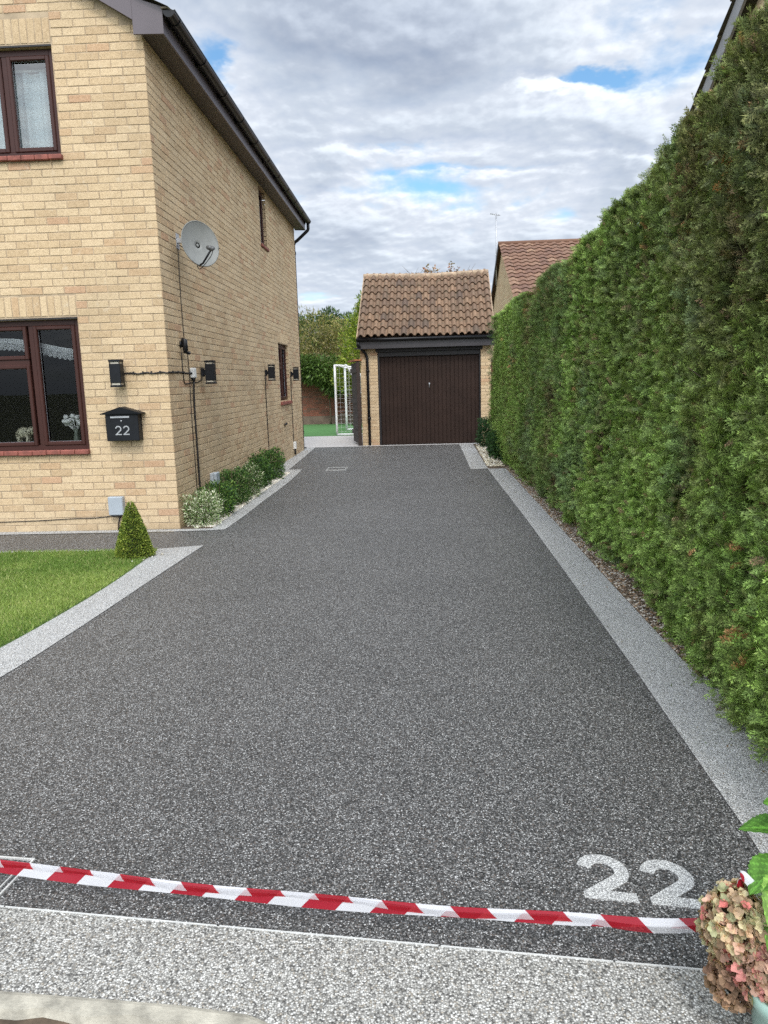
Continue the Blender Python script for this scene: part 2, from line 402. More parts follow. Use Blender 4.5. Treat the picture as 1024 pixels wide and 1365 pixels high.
Rout = [(1.60, SK(1.6)), (1.60, 2.6), (1.36, 3.83), (1.365, 5.70), (1.385, 7.96), (1.41, 12.64)]
drive = [(-2.75, SK(-2.75)), (1.9, SK(1.9)), (1.9, 12.5), (1.9, 17.65), (-2.55, 17.65), (-2.9, 17.3), (-2.62, 7.60), (-7.6, 7.60), (-7.6, 6.78), (-2.6, 6.86), (-2.6, 1.9)]
mb = MB()
mb.quad((-2.75, SK(-2.75), 0), (1.9, SK(1.9), 0), (1.9, 6.85, 0), (-2.75, 6.85, 0), 0)
mb.quad((-2.75, 6.85, 0), (1.9, 6.85, 0), (1.9, 7.62, 0), (-2.75, 7.62, 0), 0)
mb.quad((-7.6, 6.72, 0), (-2.75, 6.75, 0), (-2.75, 7.62, 0), (-7.6, 7.60, 0), 0)
mb.quad((-2.62, 7.62, 0), (1.9, 7.62, 0), (1.9, 17.65, 0), (-2.80, 17.65, 0), 0)
mb.build('driveway', DARKRESIN)['kind'] = 'structure'
mbv = MB()
strip('right_border', Rin, Rout, .004, LIGHTRESIN)
sheet('right_border_end', [(.824, 12.641), (1.12, 12.641), (1.12, 13.1), (1.20, 17.2), (1.20, 17.66), (.886, 17.66), (.886, 17.2)], .0045, LIGHTRESIN)
o = strip('left_border', Lout, Lin, .004, LIGHTRESIN)
sheet('left_border_tip', [(-2.095, 6.92), (-2.47, 6.6205), (-2.49, 6.80), (-2.30, 6.86)], .0045, LIGHTRESIN)
sheet('path_edge', [(-7.6, 6.70), (-2.47, 6.76), (-2.50, 6.80), (-7.6, 6.765)], .004, LIGHTRESIN)
sheet('wall_edge', [(-7.6, 7.595), (-2.6, 7.64), (-2.3, 7.66), (-2.093, 7.705), (-2.24, 7.775), (-2.62, 7.76), (-7.6, 7.79)], .004, LIGHTRESIN)
BEDo = smooth_line([(-2.093, 7.705), (-2.075, 8.3), (-2.07, 9.0), (-2.075, 9.61), (-2.06, 10.6), (-2.07, 11.8), (-2.114, 13.137)])
BEDi = smooth_line([(-2.25, 7.77), (-2.25, 8.332), (-2.26, 9.0), (-2.265, 9.6), (-2.27, 10.7), (-2.28, 11.8), (-2.34, 12.7)])
strip('bed_border', BEDo, BEDi, .0045, LIGHTRESIN)
sheet('bed_border_far', [(-2.114, 13.137), (-2.34, 12.69), (-2.66, 12.7), (-2.70, 17.66), (-2.50, 17.66), (-2.355, 13.298), (-2.355, 13.137)], .0048, LIGHTRESIN)
sheet('threshold', [(-2.72, 17.62), (1.42, 17.62), (1.42, 17.85), (-2.72, 17.85)], .006, CONC)
# front apron, pale trim line, concrete kerb, verge beyond the kerb
fl = lambda x, d: (x, SK(x) - d)
sheet('front_apron', [fl(-3.6, .0), fl(2.6, .0), (2.6, .4), (-.2, 1.44), (-.44, 1.555), (-1.085, 1.61), (-3.6, 1.83)], .004, APRON)
mb = MB()
segs = [(-3.4, -1.255), (-1.250, -.60), (-.592, .02), (.027, .47), (.476, .86)]
for a, b in segs:
    mb.box(a, b, 0, .0035, 0, .0030)
for i, v in enumerate(mb.v): mb.v[i] = (v[0], SK(v[0]) - .002 + v[1], .004 + v[2])
o = mb.build('trim_strip', WHITEEDGE); tag(o, kind='structure')
mb = MB(); mb.v = []
kp = [(-3.6, 1.83), (-1.085, 1.61), (-.62, 1.575), (-.44, 1.55), (-.2, 1.44), (.3, 1.05)]
n = 40; P_ = []
for i in range(n):
    t_ = i / (n - 1) * (len(kp) - 1); k = min(int(t_), len(kp) - 2); f = t_ - k
    P_.append((kp[k][0] * (1 - f) + kp[k + 1][0] * f, kp[k][1] * (1 - f) + kp[k + 1][1] * f))
for i in range(n - 1):
    (xa, ya), (xb, yb) = P_[i], P_[i + 1]
    kw = lambda q: .046 + .006 * math.sin(q * 1.7) + .004 * math.sin(q * 4.3); wa, wb = kw(i), kw(i + 1)
    z = .010
    mb.quad((xa, ya + .004, z - .004), (xb, yb + .004, z - .004), (xb, yb - .008, z), (xa, ya - .008, z), .5)
    za_ = z - .003 * (i % 3); mb.quad((xa, ya - .008, z), (xb, yb - .008, z), (xb, yb - wb, z), (xa, ya - wa, z), .5)
    mb.quad((xa, ya - wa, z), (xb, yb - wb, z), (xb, yb - wb - .02, -.05), (xa, ya - wa - .02, -.05), .5)
tag(mb.build('kerb', KERB), kind='structure')
sheet('verge', [(-3.6, 1.79), (-1.085, 1.57), (-.44, 1.51), (-.2, 1.40), (.3, 1.0), (.3, .2), (-3.6, .2)], -.012, EARTH)
sheet('lawn', [(-7.6, 6.70)] + [(-2.49, 6.745)] + Lin + [(-7.6, 1.9)], .002, simple('lawn_soil', (.055, .10, .02), .95, .25, 6, bmp=.5))
sheet('hedge_bed', [(1.30, 1.7), (2.6, 1.7), (2.6, 17.6), (1.12, 17.6), (1.10, 12.65), (1.37, 12.6)], -.003 + .0045, EARTH)
sheet('shrub_bed', [(-2.23, 7.77), (-2.23, 12.7), (-2.72, 12.7), (-2.63, 7.77)], .003, EARTH)
sheet('patio', [(-7, 17.85), (-1.38, 17.85), (-1.38, 21.4), (-7, 21.45)], .004, CONC)
sheet('artificial_turf', [(-9, 21.45), (3, 21.3), (3, 27.6), (-9, 27.8)], .006, simple('artificial_turf', (.085, .19, .07), .9, .08, 1.5, bmp=.3, spec=.1))

# grass blades on the lawn
def in_lawn(x, y):
    xs = np.interp(y, [p[1] for p in Lin][::-1], [p[0] for p in Lin][::-1]); return (x < xs - .01) & (y < 6.745 + (x + 2.49) * .009 )
n = 150000
gx = RNG.uniform(-5.4, -2.4, n); gy = RNG.uniform(3.2, 6.76, n)
k = in_lawn(gx, gy); gx, gy = gx[k], gy[k]
hn = fbm(np.stack([gx * 1.3, gy * 1.3, gx * 0], 1), 5, 3); hn2 = fbm(np.stack([gx * 6, gy * 6, gx * 0], 1), 9, 2)
n = len(gx); H = RNG.uniform(.016, .034, n) * (.8 + .5 * hn2)
ang = RNG.uniform(0, 2 * np.pi, n); wd = RNG.uniform(.0018, .0034, n)
base = np.stack([gx, gy, np.full(n, .002)], 1); side = np.stack([np.cos(ang), np.sin(ang), 0 * ang], 1) * wd[:, None]
lean = np.stack([RNG.normal(0, .5, n), RNG.normal(0, .5, n), np.ones(n)], 1) * H[:, None]
V = np.stack([base - side, base + side, base + lean * .6 + side * .7, base + lean], 1).reshape(-1, 3)
Q = np.arange(n * 4).reshape(-1, 4)
g0 = np.array([.16, .255, .055]); g1 = np.array([.34, .42, .12]); g2 = np.array([.46, .46, .20])
mixv = np.clip((hn - .35) * 2.6 + RNG.normal(0, .25, n), 0, 1)[:, None]; dry = (RNG.random(n) < .07 + .12 * (hn2 > .6))[:, None]
col = g0 * (1 - mixv) + g1 * mixv; col = np.where(dry, g2, col) * RNG.uniform(.75, 1.25, (n, 1))
tag(np_mesh('lawn_grass', V, Q, GRASSM, col), 'short mown green lawn grass', 'grass', kind='stuff')

# loose stones
def ico():
    t_ = (1 + 5 ** .5) / 2
    v = np.array([(-1, t_, 0), (1, t_, 0), (-1, -t_, 0), (1, -t_, 0), (0, -1, t_), (0, 1, t_), (0, -1, -t_), (0, 1, -t_), (t_, 0, -1), (t_, 0, 1), (-t_, 0, -1), (-t_, 0, 1)], float)
    f = np.array([(0, 11, 5), (0, 5, 1), (0, 1, 7), (0, 7, 10), (0, 10, 11), (1, 5, 9), (5, 11, 4), (11, 10, 2), (10, 7, 6), (7, 1, 8), (3, 9, 4), (3, 4, 2), (3, 2, 6), (3, 6, 8), (3, 8, 9), (4, 9, 5), (2, 4, 11), (6, 2, 10), (8, 6, 7), (9, 8, 1)])
    return norm(v), f
ICV, ICF = ico()
def stones(name, label, xy, z, smin, smax, cols, flat=.6):
    n = len(xy); pos = np.concatenate([xy, np.full((n, 1), z)], 1)
    s = RNG.uniform(smin, smax, n) * .5; pos[:, 2] += s * .25
    D = norm(np.stack([RNG.normal(0, 1, n), RNG.normal(0, 1, n), RNG.normal(0, .15, n)], 1))
    cc = np.array(cols)[RNG.integers(0, len(cols), n)] * RNG.uniform(.8, 1.15, (n, 1))
    V, Q, col = scatter(ICV * np.array([1.25, .9, flat]), ICF, pos, D, RNG.normal(0, .2, n), s, cc, .03)
    V += RNG.normal(0, .0006, V.shape)
    return tag(np_mesh(name, V, Q, STONEM, col, smooth=True), label, 'stones', kind='stuff')
n = 3800; yy = RNG.uniform(7.85, 12.68, n); xx = -2.60 + RNG.random(n) ** .35 * .355
stones('bed_pebbles', 'cream and white pebbles round the shrubs along the house wall', np.stack([xx, yy], 1), .006, .015, .035,
       [(.62, .57, .47), (.72, .69, .62), (.5, .43, .33), (.66, .62, .55)])
n = 900; yy = RNG.uniform(12.9, 17.3, n); xx = np.interp(yy, [12.9, 17.3], [1.13, 1.24]) + RNG.random(n) ** 1.2 * .30
stones('cream_pebbles', 'cream pebbles in the small bed at the far end of the hedge', np.stack([xx, yy], 1), .008, .02, .045,
       [(.66, .60, .46), (.74, .70, .60), (.55, .47, .33)])
n = 9000; yy = 3.6 + RNG.random(n) * 9.2; xx = np.interp(yy, [2, 3.8, 8, 12.6], [1.36, 1.365, 1.39, 1.42]) + RNG.random(n) ** 1.3 * .2
stones('hedge_gravel', 'brown gravel and leaf litter between pale border and hedge', np.stack([xx, yy], 1), .003, .007, .024,
       [(.20, .15, .11), (.34, .29, .24), (.15, .10, .07), (.52, .48, .42), (.12, .09, .06), (.28, .18, .10)])
n = 1600; xx = RNG.uniform(-1.6, .2, n); yy = np.interp(xx, [-3.6, -1.085, -.44, .2], [1.74, 1.515, 1.45, 1.05]) - RNG.random(n) ** 1.5 * .3
stones('verge_gravel', 'loose grit and moss beyond the concrete kerb', np.stack([xx, yy], 1), -.012, .005, .016,
       [(.30, .25, .19), (.42, .38, .31), (.17, .14, .09), (.16, .16, .06), (.24, .16, .11)])
n = 60; ang = RNG.uniform(0, 6.28, n); rr = RNG.uniform(.1, .26, n)
xy = np.stack([-2.60 + rr * np.cos(ang), 6.50 + rr * np.sin(ang)], 1); xy = xy[xy[:, 0] > -2.58]
stones('topiary_pebbles', 'few white pebbles at the foot of the clipped cone', xy, .008, .015, .03, [(.7, .68, .6), (.5, .46, .38)])

# ------------------------------------------------------------------ brick walls
BL, BH, CO, JT = .225, .075, .065, .010
def bricks(mb, O, U, N, L, z0, z1, holes=(), soldiers=(), start=0, zmax=None, proud=.004, L0=0.0, tonef=None):
    """courses of separate bricks, each slightly proud of the mortar"""
    O, U, N = Vector(O), Vector(U), Vector(N); Z = Vector((0, 0, 1))
    def one(u0, u1, a, b):
        if u1 - u0 < .02 or b - a < .015: return
        p = proud + random.uniform(-.0012, .0018); j = lambda: random.uniform(-.0014, .0014)
        tn = random.random() ** 1.25 if tonef is None else tonef((u0 + u1) / 2, (a + b) / 2)
        q = [(u0 + j(), a + j()), (u1 + j(), a + j()), (u1 + j(), b + j()), (u0 + j(), b + j())]
        c = .0025
        qi = [(q[0][0] + c, q[0][1] + c), (q[1][0] - c, q[1][1] + c), (q[2][0] - c, q[2][1] - c), (q[3][0] + c, q[3][1] - c)]
        v = [O + U * x + Z * z for x, z in q] + [O + U * x + Z * z + N * (p * .55) for x, z in q] + [O + U * x + Z * z + N * p for x, z in qi]
        f = [(8, 9, 10, 11)]
        for i in range(4): f += [(i, (i + 1) % 4, 4 + (i + 1) % 4, 4 + i), (4 + i, 4 + (i + 1) % 4, 8 + (i + 1) % 4, 8 + i)]
        mb.add(v, f, tn)
    rows = int(round((z1 - z0) / BH))
    for r_ in range(rows):
        a = z0 + r_ * BH; b = a + CO; u = L0; first = True
        off = (r_ + start) % 2
        while u < L:
            ln = .215 if not (first and off) else .1025
            first = False
            e = min(u + ln, L); segs_ = [(u, e)]
            for (h0, h1, ha, hb) in list(holes) + list(soldiers):
                if b > ha + .02 and a < hb - .02:
                    ns = []
                    for s0, s1 in segs_:
                        if h1 <= s0 or h0 >= s1: ns.append((s0, s1)); continue
                        if s0 < h0: ns.append((s0, h0 - .004))
                        if s1 > h1: ns.append((h1 + .004, s1))
                    segs_ = ns
            for s0, s1 in segs_:
                if zmax is not None and b > zmax((s0 + s1) / 2): continue
                one(s0, s1, a, b)
            u += ln + JT
    for (h0, h1, ha, hb) in soldiers:
        k_ = max(1, round((h1 - h0) / BH)); st = (h1 - h0) / k_
        for i in range(k_): one(h0 + i * st + .005, h0 + (i + 1) * st - .005, ha + .004, hb - .008)
def mortar(mb, O, U, L, z0, z1, holes=(), L0=0.0):
    O, U = Vector(O), Vector(U); us = sorted({L0, L, *[h[0] for h in holes], *[h[1] for h in holes]}); zs = sorted({z0, z1, *[h[2] for h in holes], *[h[3] for h in holes]})
    for i in range(len(us) - 1):
        for k_ in range(len(zs) - 1):
            cu, cz = (us[i] + us[i + 1]) / 2, (zs[k_] + zs[k_ + 1]) / 2
            if any(h[0] < cu < h[1] and h[2] < cz < h[3] for h in holes): continue
            p = lambda u, z: O + U * u + Vector((0, 0, z)); mb.quad(p(us[i], zs[k_]), p(us[i + 1], zs[k_]), p(us[i + 1], zs[k_ + 1]), p(us[i], zs[k_ + 1]), .5)
def reveals(mb, O, U, N, holes, d):
    O, U, N = Vector(O), Vector(U), Vector(N)
    for (h0, h1, ha, hb) in holes:
        p = lambda u, z, k_: O + U * u + Vector((0, 0, z)) + N * (-d * k_ + .003 * (1 - k_))
        z = ha
        while z < hb - .01:
            e = min(z + BH, hb)
            for u in (h0, h1): mb.quad(p(u, z, 0), p(u, z, 1), p(u, e - .008, 1), p(u, e - .008, 0))
            z += BH
        mb.quad(p(h0, hb, 0), p(h1, hb, 0), p(h1, hb, 1), p(h0, hb, 1)); mb.quad(p(h0, ha, 0), p(h1, ha, 0), p(h1, ha, 1), p(h0, ha, 1))

# ------------------------------------------------------------------ roofs of individual tiles
def tile_field(mb, O, U, S, Nn, W_, L, pitch, gauge, hroll=.045, sag=None, npt=9, jit=.004, flat=.42):
    """O eave corner, U along eaves, S up the slope, Nn outward normal"""
    O, U, S, Nn = Vector(O), Vector(U), Vector(S), Vector(Nn)
    nc = int(round(W_ / pitch)); nr = int(round(L / gauge)); pw = W_ / nc; g = L / nr
    for r_ in range(nr):
        for c in range(nc):
            ju, jn, js = random.gauss(0, jit * .5), random.gauss(0, jit * .5), random.gauss(0, jit)
            tn = random.random(); top, bot, lip = [], [], []
            for k_ in range(npt):
                x = k_ / (npt - 1)
                h = hroll * max(0, math.sin(math.pi * (x - flat / 2) / (1 - flat))) ** .7 if flat / 2 < x < 1 - flat / 2 else 0.0
                u = (c + x) * pw + ju
                sg = sag(u / W_, (r_ + .5) / nr) if sag else 0
                top.append(O + U * u + S * ((r_ + 1) * g + .03) + Nn * (h + sg + .002 + jn))
                bot.append(O + U * u + S * (r_ * g + js) + Nn * (h + .040 + sg + jn))
                lip.append(O + U * u + S * (r_ * g + js) + Nn * (h + .022 + sg + jn))
            n_ = npt; f = []
            for k_ in range(n_ - 1):
                f.append((n_ + k_, n_ + k_ + 1, k_ + 1, k_)); f.append((2 * n_ + k_, 2 * n_ + k_ + 1, n_ + k_ + 1, n_ + k_))
            mb.add(top + bot + lip, f, tn)

# ------------------------------------------------------------------ main house
HX, HY, HR = -2.605, 7.792, .0085
house = thing('brick_house', 'two storey buff brick house with brown windows and dark gutter, standing at left of driveway', 'house', (HX, HY, 0), HR)
cR, sR = math.cos(HR), math.sin(HR)
def hw(x, y, z=0): return (HX + x * cR - y * sR, HY + x * sR + y * cR, z)
HL, HWD, EZ, PT = 9.25, 6.8, 4.83, .60
fh = [(.90, 2.70, .868 - .0, 2.222), (.905, 2.1, 3.79, 4.79)]           # holes on the front (u measured leftwards from the corner)
fs = [(.90, 2.70, 2.222 + .03, 2.46), (.905, 2.1, 4.82, 5.05)]
zmx = lambda u: EZ + .12 + u * PT if u < HWD / 2 else EZ + .12 + (HWD - u) * PT
sh = [(5.42, 5.98, 3.86, 4.80), (6.55, 7.68, 1.17, 2.27)]
mb = MB()
bricks(mb, (0, 0, 0), (-1, 0, 0), (0, -1, 0), HWD, .0, 7.2, fh, fs, 0, zmx)
bricks(mb, (0, 0, 0), (0, 1, 0), (1, 0, 0), HL, .0, EZ + .03, sh, [(6.55, 7.68, 2.28, 2.48)], 1)
reveals(mb, (0, 0, 0), (-1, 0, 0), (0, -1, 0), fh, .12); reveals(mb, (0, 0, 0), (0, 1, 0), (1, 0, 0), sh, .12)
wall = mb.build('wall', BRICK, house)
mb = MB()
mortar(mb, (0, 0, 0), (-1, 0, 0), HWD, -.03, EZ + .1, fh)
mb.add([(0, 0, EZ + .1), (-HWD, 0, EZ + .1), (-HWD / 2, 0, EZ + .1 + HWD / 2 * PT)], [(0, 1, 2)], .5)
mortar(mb, (0, 0, 0), (0, 1, 0), HL, -.03, EZ + .1, sh)
mb.quad((0, HL, -.03), (-HWD, HL, -.03), (-HWD, HL, 5), (0, HL, 5)); mb.add([(0, HL, 5), (-HWD, HL, 5), (-HWD / 2, HL, 6.9)], [(0, 1, 2)], .5)
mb.quad((-HWD, 0, -.03), (-HWD, HL, -.03), (-HWD, HL, 5), (-HWD, 0, 5))
mb.build('mortar_bed', MORTAR, house)
# inner room faces so the windows look into dim rooms
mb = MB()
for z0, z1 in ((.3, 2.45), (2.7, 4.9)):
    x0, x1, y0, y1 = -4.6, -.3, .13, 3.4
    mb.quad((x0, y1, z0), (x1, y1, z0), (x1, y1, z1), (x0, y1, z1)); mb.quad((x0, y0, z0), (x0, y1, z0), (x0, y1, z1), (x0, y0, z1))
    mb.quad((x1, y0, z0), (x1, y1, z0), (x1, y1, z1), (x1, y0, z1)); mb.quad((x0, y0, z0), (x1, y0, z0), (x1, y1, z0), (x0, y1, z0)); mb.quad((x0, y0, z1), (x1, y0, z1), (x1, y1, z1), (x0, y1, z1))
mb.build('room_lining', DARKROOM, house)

def window(parent, T, w_, h_, lay, fr=.055, dep=.06, glass=GLASS, label=None, recess=.045):
    """T maps (u right, d outward, z) to parent coordinates; lay = list of (u0,u1,z0,z1) lights"""
    def box_(mb, u0, u1, d0, d1, z0, z1, c=.003):
        m2 = MB(); m2.bev(u0, u1, d0, d1, z0, z1, c); mb.add([T(*p) for p in m2.v], m2.f, .5)
    m_ = MB(); d1 = -recess; d0 = d1 - dep
    box_(m_, 0, fr, d0, d1, 0, h_); box_(m_, w_ - fr, w_, d0, d1, 0, h_)
    box_(m_, fr - .001, w_ - fr + .001, d0, d1 - .001, 0, fr); box_(m_, fr - .001, w_ - fr + .001, d0, d1 - .001, h_ - fr, h_)
    for (u0, u1, z0, z1) in lay:
        s = .042; a0, a1 = d0 + .012, d1 + .014          # sash proud of the frame
        box_(m_, u0, u0 + s, a0, a1, z0, z1, .008); box_(m_, u1 - s, u1, a0, a1, z0, z1, .008)
        box_(m_, u0 + s - .006, u1 - s + .006, a0, a1 - .002, z0, z0 + s, .008); box_(m_, u0 + s - .006, u1 - s + .006, a0, a1 - .002, z1 - s, z1, .008)
    us = sorted({l[0] for l in lay})
    for u in us[1:]: box_(m_, u - .052, u + .004, d0, d1 - .002, fr - .001, h_ - fr + .001)
    for (u0, u1, z0, z1) in lay:
        if z0 > .5: box_(m_, u0 + .004, u1 - .004, d0 + .001, d1 - .003, z0 - .052, z0 + .004)
    wdw = m_.build('window', BROWN, parent)
    if label: wdw['label'] = label
    for (u0, u1, z0, z1) in lay:
        g = MB(); a = d0 + .03; s = .036
        g.add([T(u0 + s, a, z0 + s), T(u1 - s, a, z0 + s), T(u1 - s, a, z1 - s), T(u0 + s, a, z1 - s)], [(0, 1, 2, 3)], .5)
        g.build('pane', glass, wdw)
        gk = MB()     # grey glazing gasket and spacer bar
        for q in ((u0 + s, u0 + s + .007, z0 + s, z1 - s), (u1 - s - .007, u1 - s, z0 + s, z1 - s), (u0 + s + .007, u1 - s - .007, z0 + s, z0 + s + .007), (u0 + s + .007, u1 - s - .007, z1 - s - .007, z1 - s)):
            m2 = MB(); m2.box(q[0], q[1], a + .001, a + .004, q[2], q[3]); gk.add([T(*p) for p in m2.v], m2.f, .5)
        gk.build('spacer', GREYBOX, wdw)
    return wdw
# ground floor front window, right edge at u=.90
TF = lambda x0, z0: (lambda u, d, z: (x0 + u, -d, z0 + z))
W1 = 1.80; H1 = 1.354
wz = [(.05, .60, .05, .90), (.05, .60, .95, 1.29), (.65, 1.23, .05, .90), (.65, 1.23, .95, 1.29), (1.30, 1.745, .05, 1.29)]
w1 = window(house, TF(-2.70, .875), W1, 1.345, wz, label='wide brown framed ground floor window with red sill')
mb = MB()
for i in range(12): mb.bev(-2.72 + i * .1525, -2.72 + (i + 1) * .1525 - .004, -.055, .04, .832 + random.uniform(-.003, .002), .878, .006)
mb.build('sill', SILL, w1)
mb = MB(); mb.box(-2.70, -.90, -.012, .0, 2.222, 2.238); mb.build('lintel_strip', CABLE, w1)
# first floor front window
w2 = window(house, TF(-2.1, 3.80), 1.195, .985, [(.05, .66, .05, .93), (.715, 1.145, .05, .93)], glass=GLASS_UP, label='upper brown framed front window with net curtains')
mb = MB()
for i in range(9): mb.bev(-2.12 + i * .1375, -2.12 + (i + 1) * .1375 - .004, -.05, .04, 3.755 + random.uniform(-.003, .002), 3.80, .006)
mb.build('sill', SILL, w2)
mb = MB(); mb.box(-2.1, -.905, -.012, .0, 4.79, 4.806); mb.build('lintel_strip', CABLE, w2)
TS = lambda y0, z0: (lambda u, d, z: (d, y0 + u, z0 + z))
w3 = window(house, TS(5.42, 3.86), .56, .94, [(.045, .515, .045, .895)], label='narrow upper side window under the eaves', recess=.055)
mb = MB(); mb.bev(-.04, .035, 5.40, 6.0, 3.815, 3.86, .006); mb.build('sill', SILL, w3)
w4 = window(house, TS(6.55, 1.17), 1.13, 1.10, [(.05, .54, .05, .66), (.05, .54, .70, 1.05), (.59, 1.08, .05, 1.05)], label='side window near the far end of the house', recess=.055)
mb = MB()
for i in range(8): mb.bev(-.04, .045, 6.53 + i * .146, 6.53 + (i + 1) * .146 - .004, 1.105, 1.168, .006)
mb.build('sill', SILL, w4)

# eaves of the side wall, verge of the front gable
OV, FW = .235, .10                        # overhang beyond side wall, beyond front wall
mb = MB(); mb.box(.004, OV - .02, -FW + .02, HL + .15, EZ, EZ + .012); mb.build('soffit', SOFFIT, house)
mb = MB()
for i in range(1):
    mb.bev(OV - .02, OV, -FW + .022, HL + .15, EZ - .018, EZ + .20, .003)
mb.build('fascia', FASCIA, house)
mb = MB()      # box end
mb.prism([(-.055, EZ - .012), (OV + .002, EZ - .020), (OV + .002, EZ + .215), (-.055, EZ + .31)], -FW, -FW + .02)
xr = -HWD / 2; zr = lambda x: EZ + .31 + (-x - .055) * PT
mb.build('box_end', FASCIA, house); mb = MB()
mb.prism([(-.0555, EZ + .31), (-.0555, EZ + .115), (xr, zr(xr) - .195), (xr, zr(xr))], -FW - .003, -FW + .018)
mb.build('bargeboard', FASCIA, house); mb = MB()
mb.prism([(-HWD + .0555, EZ + .31), (-HWD + .0555, EZ + .115), (xr, zr(xr) - .195), (xr, zr(xr))], -FW - .003, -FW + .018)
mb.build('bargeboard', FASCIA, house); mb = MB()
mb.prism([(OV - .022, EZ - .018), (OV - .022, EZ + .2), (-.0, EZ + .3), (-.0, EZ - .010)], HL + .13, HL + .15)
mb.build('box_end', FASCIA, house)
mb = MB(); v_ = [(-.03, -FW + .02, EZ + .115), (xr, -FW + .02, zr(xr) - .195), (xr, -.0, zr(xr) - .195), (-.03, 0, EZ + .115)]
mb.add(v_, [(0, 1, 2, 3)]); mb.build('verge_soffit', SOFFIT, house)
mb = MB(); cs, sn = 1 / math.hypot(1, PT), PT / math.hypot(1, PT)
tile_field(mb, (OV + .05, HL + .15, EZ + .16), (0, -1, 0), (-cs, 0, sn), (sn, 0, cs), HL + .15 + FW + .05, (HWD / 2 + OV + .05) / cs, .30, .32, .03, npt=5)
mb.quad((OV + .03, HL + .1, EZ + .15), (OV + .03, -FW, EZ + .15), (xr, -FW, EZ + .15 + (HWD / 2 + OV) * PT), (xr, HL + .1, EZ + .15 + (HWD / 2 + OV) * PT), .4)
mb.quad((-HWD - .2, HL + .1, EZ + .15), (-HWD - .2, -FW, EZ + .15), (xr, -FW, EZ + .15 + (HWD / 2 + OV) * PT - .002), (xr, HL + .1, EZ + .15 + (HWD / 2 + OV) * PT - .002), .4)
mb.box(OV - .0, OV + .06, -FW - .03, HL + .12, EZ + .185, EZ + .20)
roof = mb.build('roof', MOSSTILE, house)
# half-round gutter on brackets with a swan neck into the downpipe
mb = MB(); gx0, gz0, gr = OV + .068, EZ + .172, .058; na = 8
for (r0, sgn) in ((gr, 1), (gr - .006, -1)):
    ys = np.linspace(-FW - .02, HL + .18, 11)
    for i in range(len(ys) - 1):
        for k_ in range(na):
            a0, a1 = math.pi + math.pi * k_ / na, math.pi + math.pi * (k_ + 1) / na
            P0 = lambda a, y: (gx0 + r0 * math.cos(a), y, gz0 + r0 * math.sin(a) * 1.05)
            mb.add([P0(a0, ys[i]), P0(a1, ys[i]), P0(a1, ys[i + 1]), P0(a0, ys[i + 1])], [(0, 1, 2, 3)], .5, True)
for ye in (-FW - .02, HL + .18):
    mb.add([(gx0 + gr * math.cos(math.pi + math.pi * k_ / na), ye, gz0 + gr * math.sin(math.pi + math.pi * k_ / na) * 1.05) for k_ in range(na + 1)], [tuple(range(na + 1))], .5)
mb.box(gx0 + gr - .002, gx0 + gr + .004, -FW - .02, HL + .18, gz0 - .006, gz0 + .004); gut = mb.build('gutter', BLACKP, house)
for y in list(np.arange(.08, HL, .92)) + [HL + .1]:
    mb = MB(); pts = [(gx0 + (gr + .006) * math.cos(math.pi + math.pi * k_ / na), gz0 + (gr + .006) * math.sin(math.pi + math.pi * k_ / na) * 1.06) for k_ in range(na + 1)]
    inn = [(gx0 + (gr + .0005) * math.cos(math.pi + math.pi * k_ / na), gz0 + (gr + .0005) * math.sin(math.pi + math.pi * k_ / na) * 1.05) for k_ in range(na + 1)]
    for k_ in range(na):
        for yy_ in (y - .022, y + .022):
            pass
        mb.add([(pts[k_][0], y - .022, pts[k_][1]), (pts[k_ + 1][0], y - .022, pts[k_ + 1][1]), (pts[k_ + 1][0], y + .022, pts[k_ + 1][1]), (pts[k_][0], y + .022, pts[k_][1]),
                (inn[k_][0], y - .022, inn[k_][1]), (inn[k_ + 1][0], y - .022, inn[k_ + 1][1]), (inn[k_ + 1][0], y + .022, inn[k_ + 1][1]), (inn[k_][0], y + .022, inn[k_][1])],
               [(0, 1, 2, 3), (0, 4, 5, 1), (3, 2, 6, 7)], .5)
    mb.box(gx0 - gr - .008, gx0 - gr + .004, y - .022, y + .022, gz0 - .075, gz0 + .012)
    mb.build('gutter_bracket', BLACKP, gut)
mb = MB(); yb = HL + .10
mb.tube([(gx0, yb, gz0 - .05), (gx0, yb, gz0 - .17), (gx0 - .012, yb, gz0 - .20), (gx0 - .05, yb, gz0 - .235), (.05, yb - .02, EZ - .24), (.0, yb - .02, EZ - .27), (-.03, yb - .02, EZ - .33), (-.03, yb - .02, EZ - .5)], .034, 10)
mb.tube([(-.03, yb - .02, EZ - .48), (-.03, yb - .02, .05)], .036, 10)
for z in (EZ - .5, 3.0, 1.6, .4): mb.tube([(-.03, yb - .02, z - .03), (-.03, yb - .02, z + .03)], .045, 10)
mb.build('downpipe', BLACKP, house)

# things seen in the rooms
def curtain(name, x0, x1, z0, z1, y, mat, n=120, amp=.02, freq=34, top=None, scallop=0):
    mb = MB(); v = []; f = []
    for i in range(n + 1):
        x = x0 + (x1 - x0) * i / n; yy_ = y + amp * math.sin(freq * x + 1.3 * math.sin(5 * x)) + amp * .4 * math.sin(freq * 2.3 * x)
        zb = z0 + scallop * abs(math.sin(x * 60)) * .5
        v += [(x, yy_, zb), (x, yy_, z1)]
    mb.add(v, [(2 * i, 2 * i + 2, 2 * i + 3, 2 * i + 1) for i in range(n)], .5, True); return mb
m_, t_, p_ = newmat('net_curtain'); co = objco(t_)
tr_ = t_.n('ShaderNodeBsdfTransparent'); mx_ = t_.n('ShaderNodeMixShader'); mx_.inputs[0].default_value = .97
p_.inputs['Base Color'].default_value = (.62, .70, .72, 1); p_.inputs['Roughness'].default_value = .9
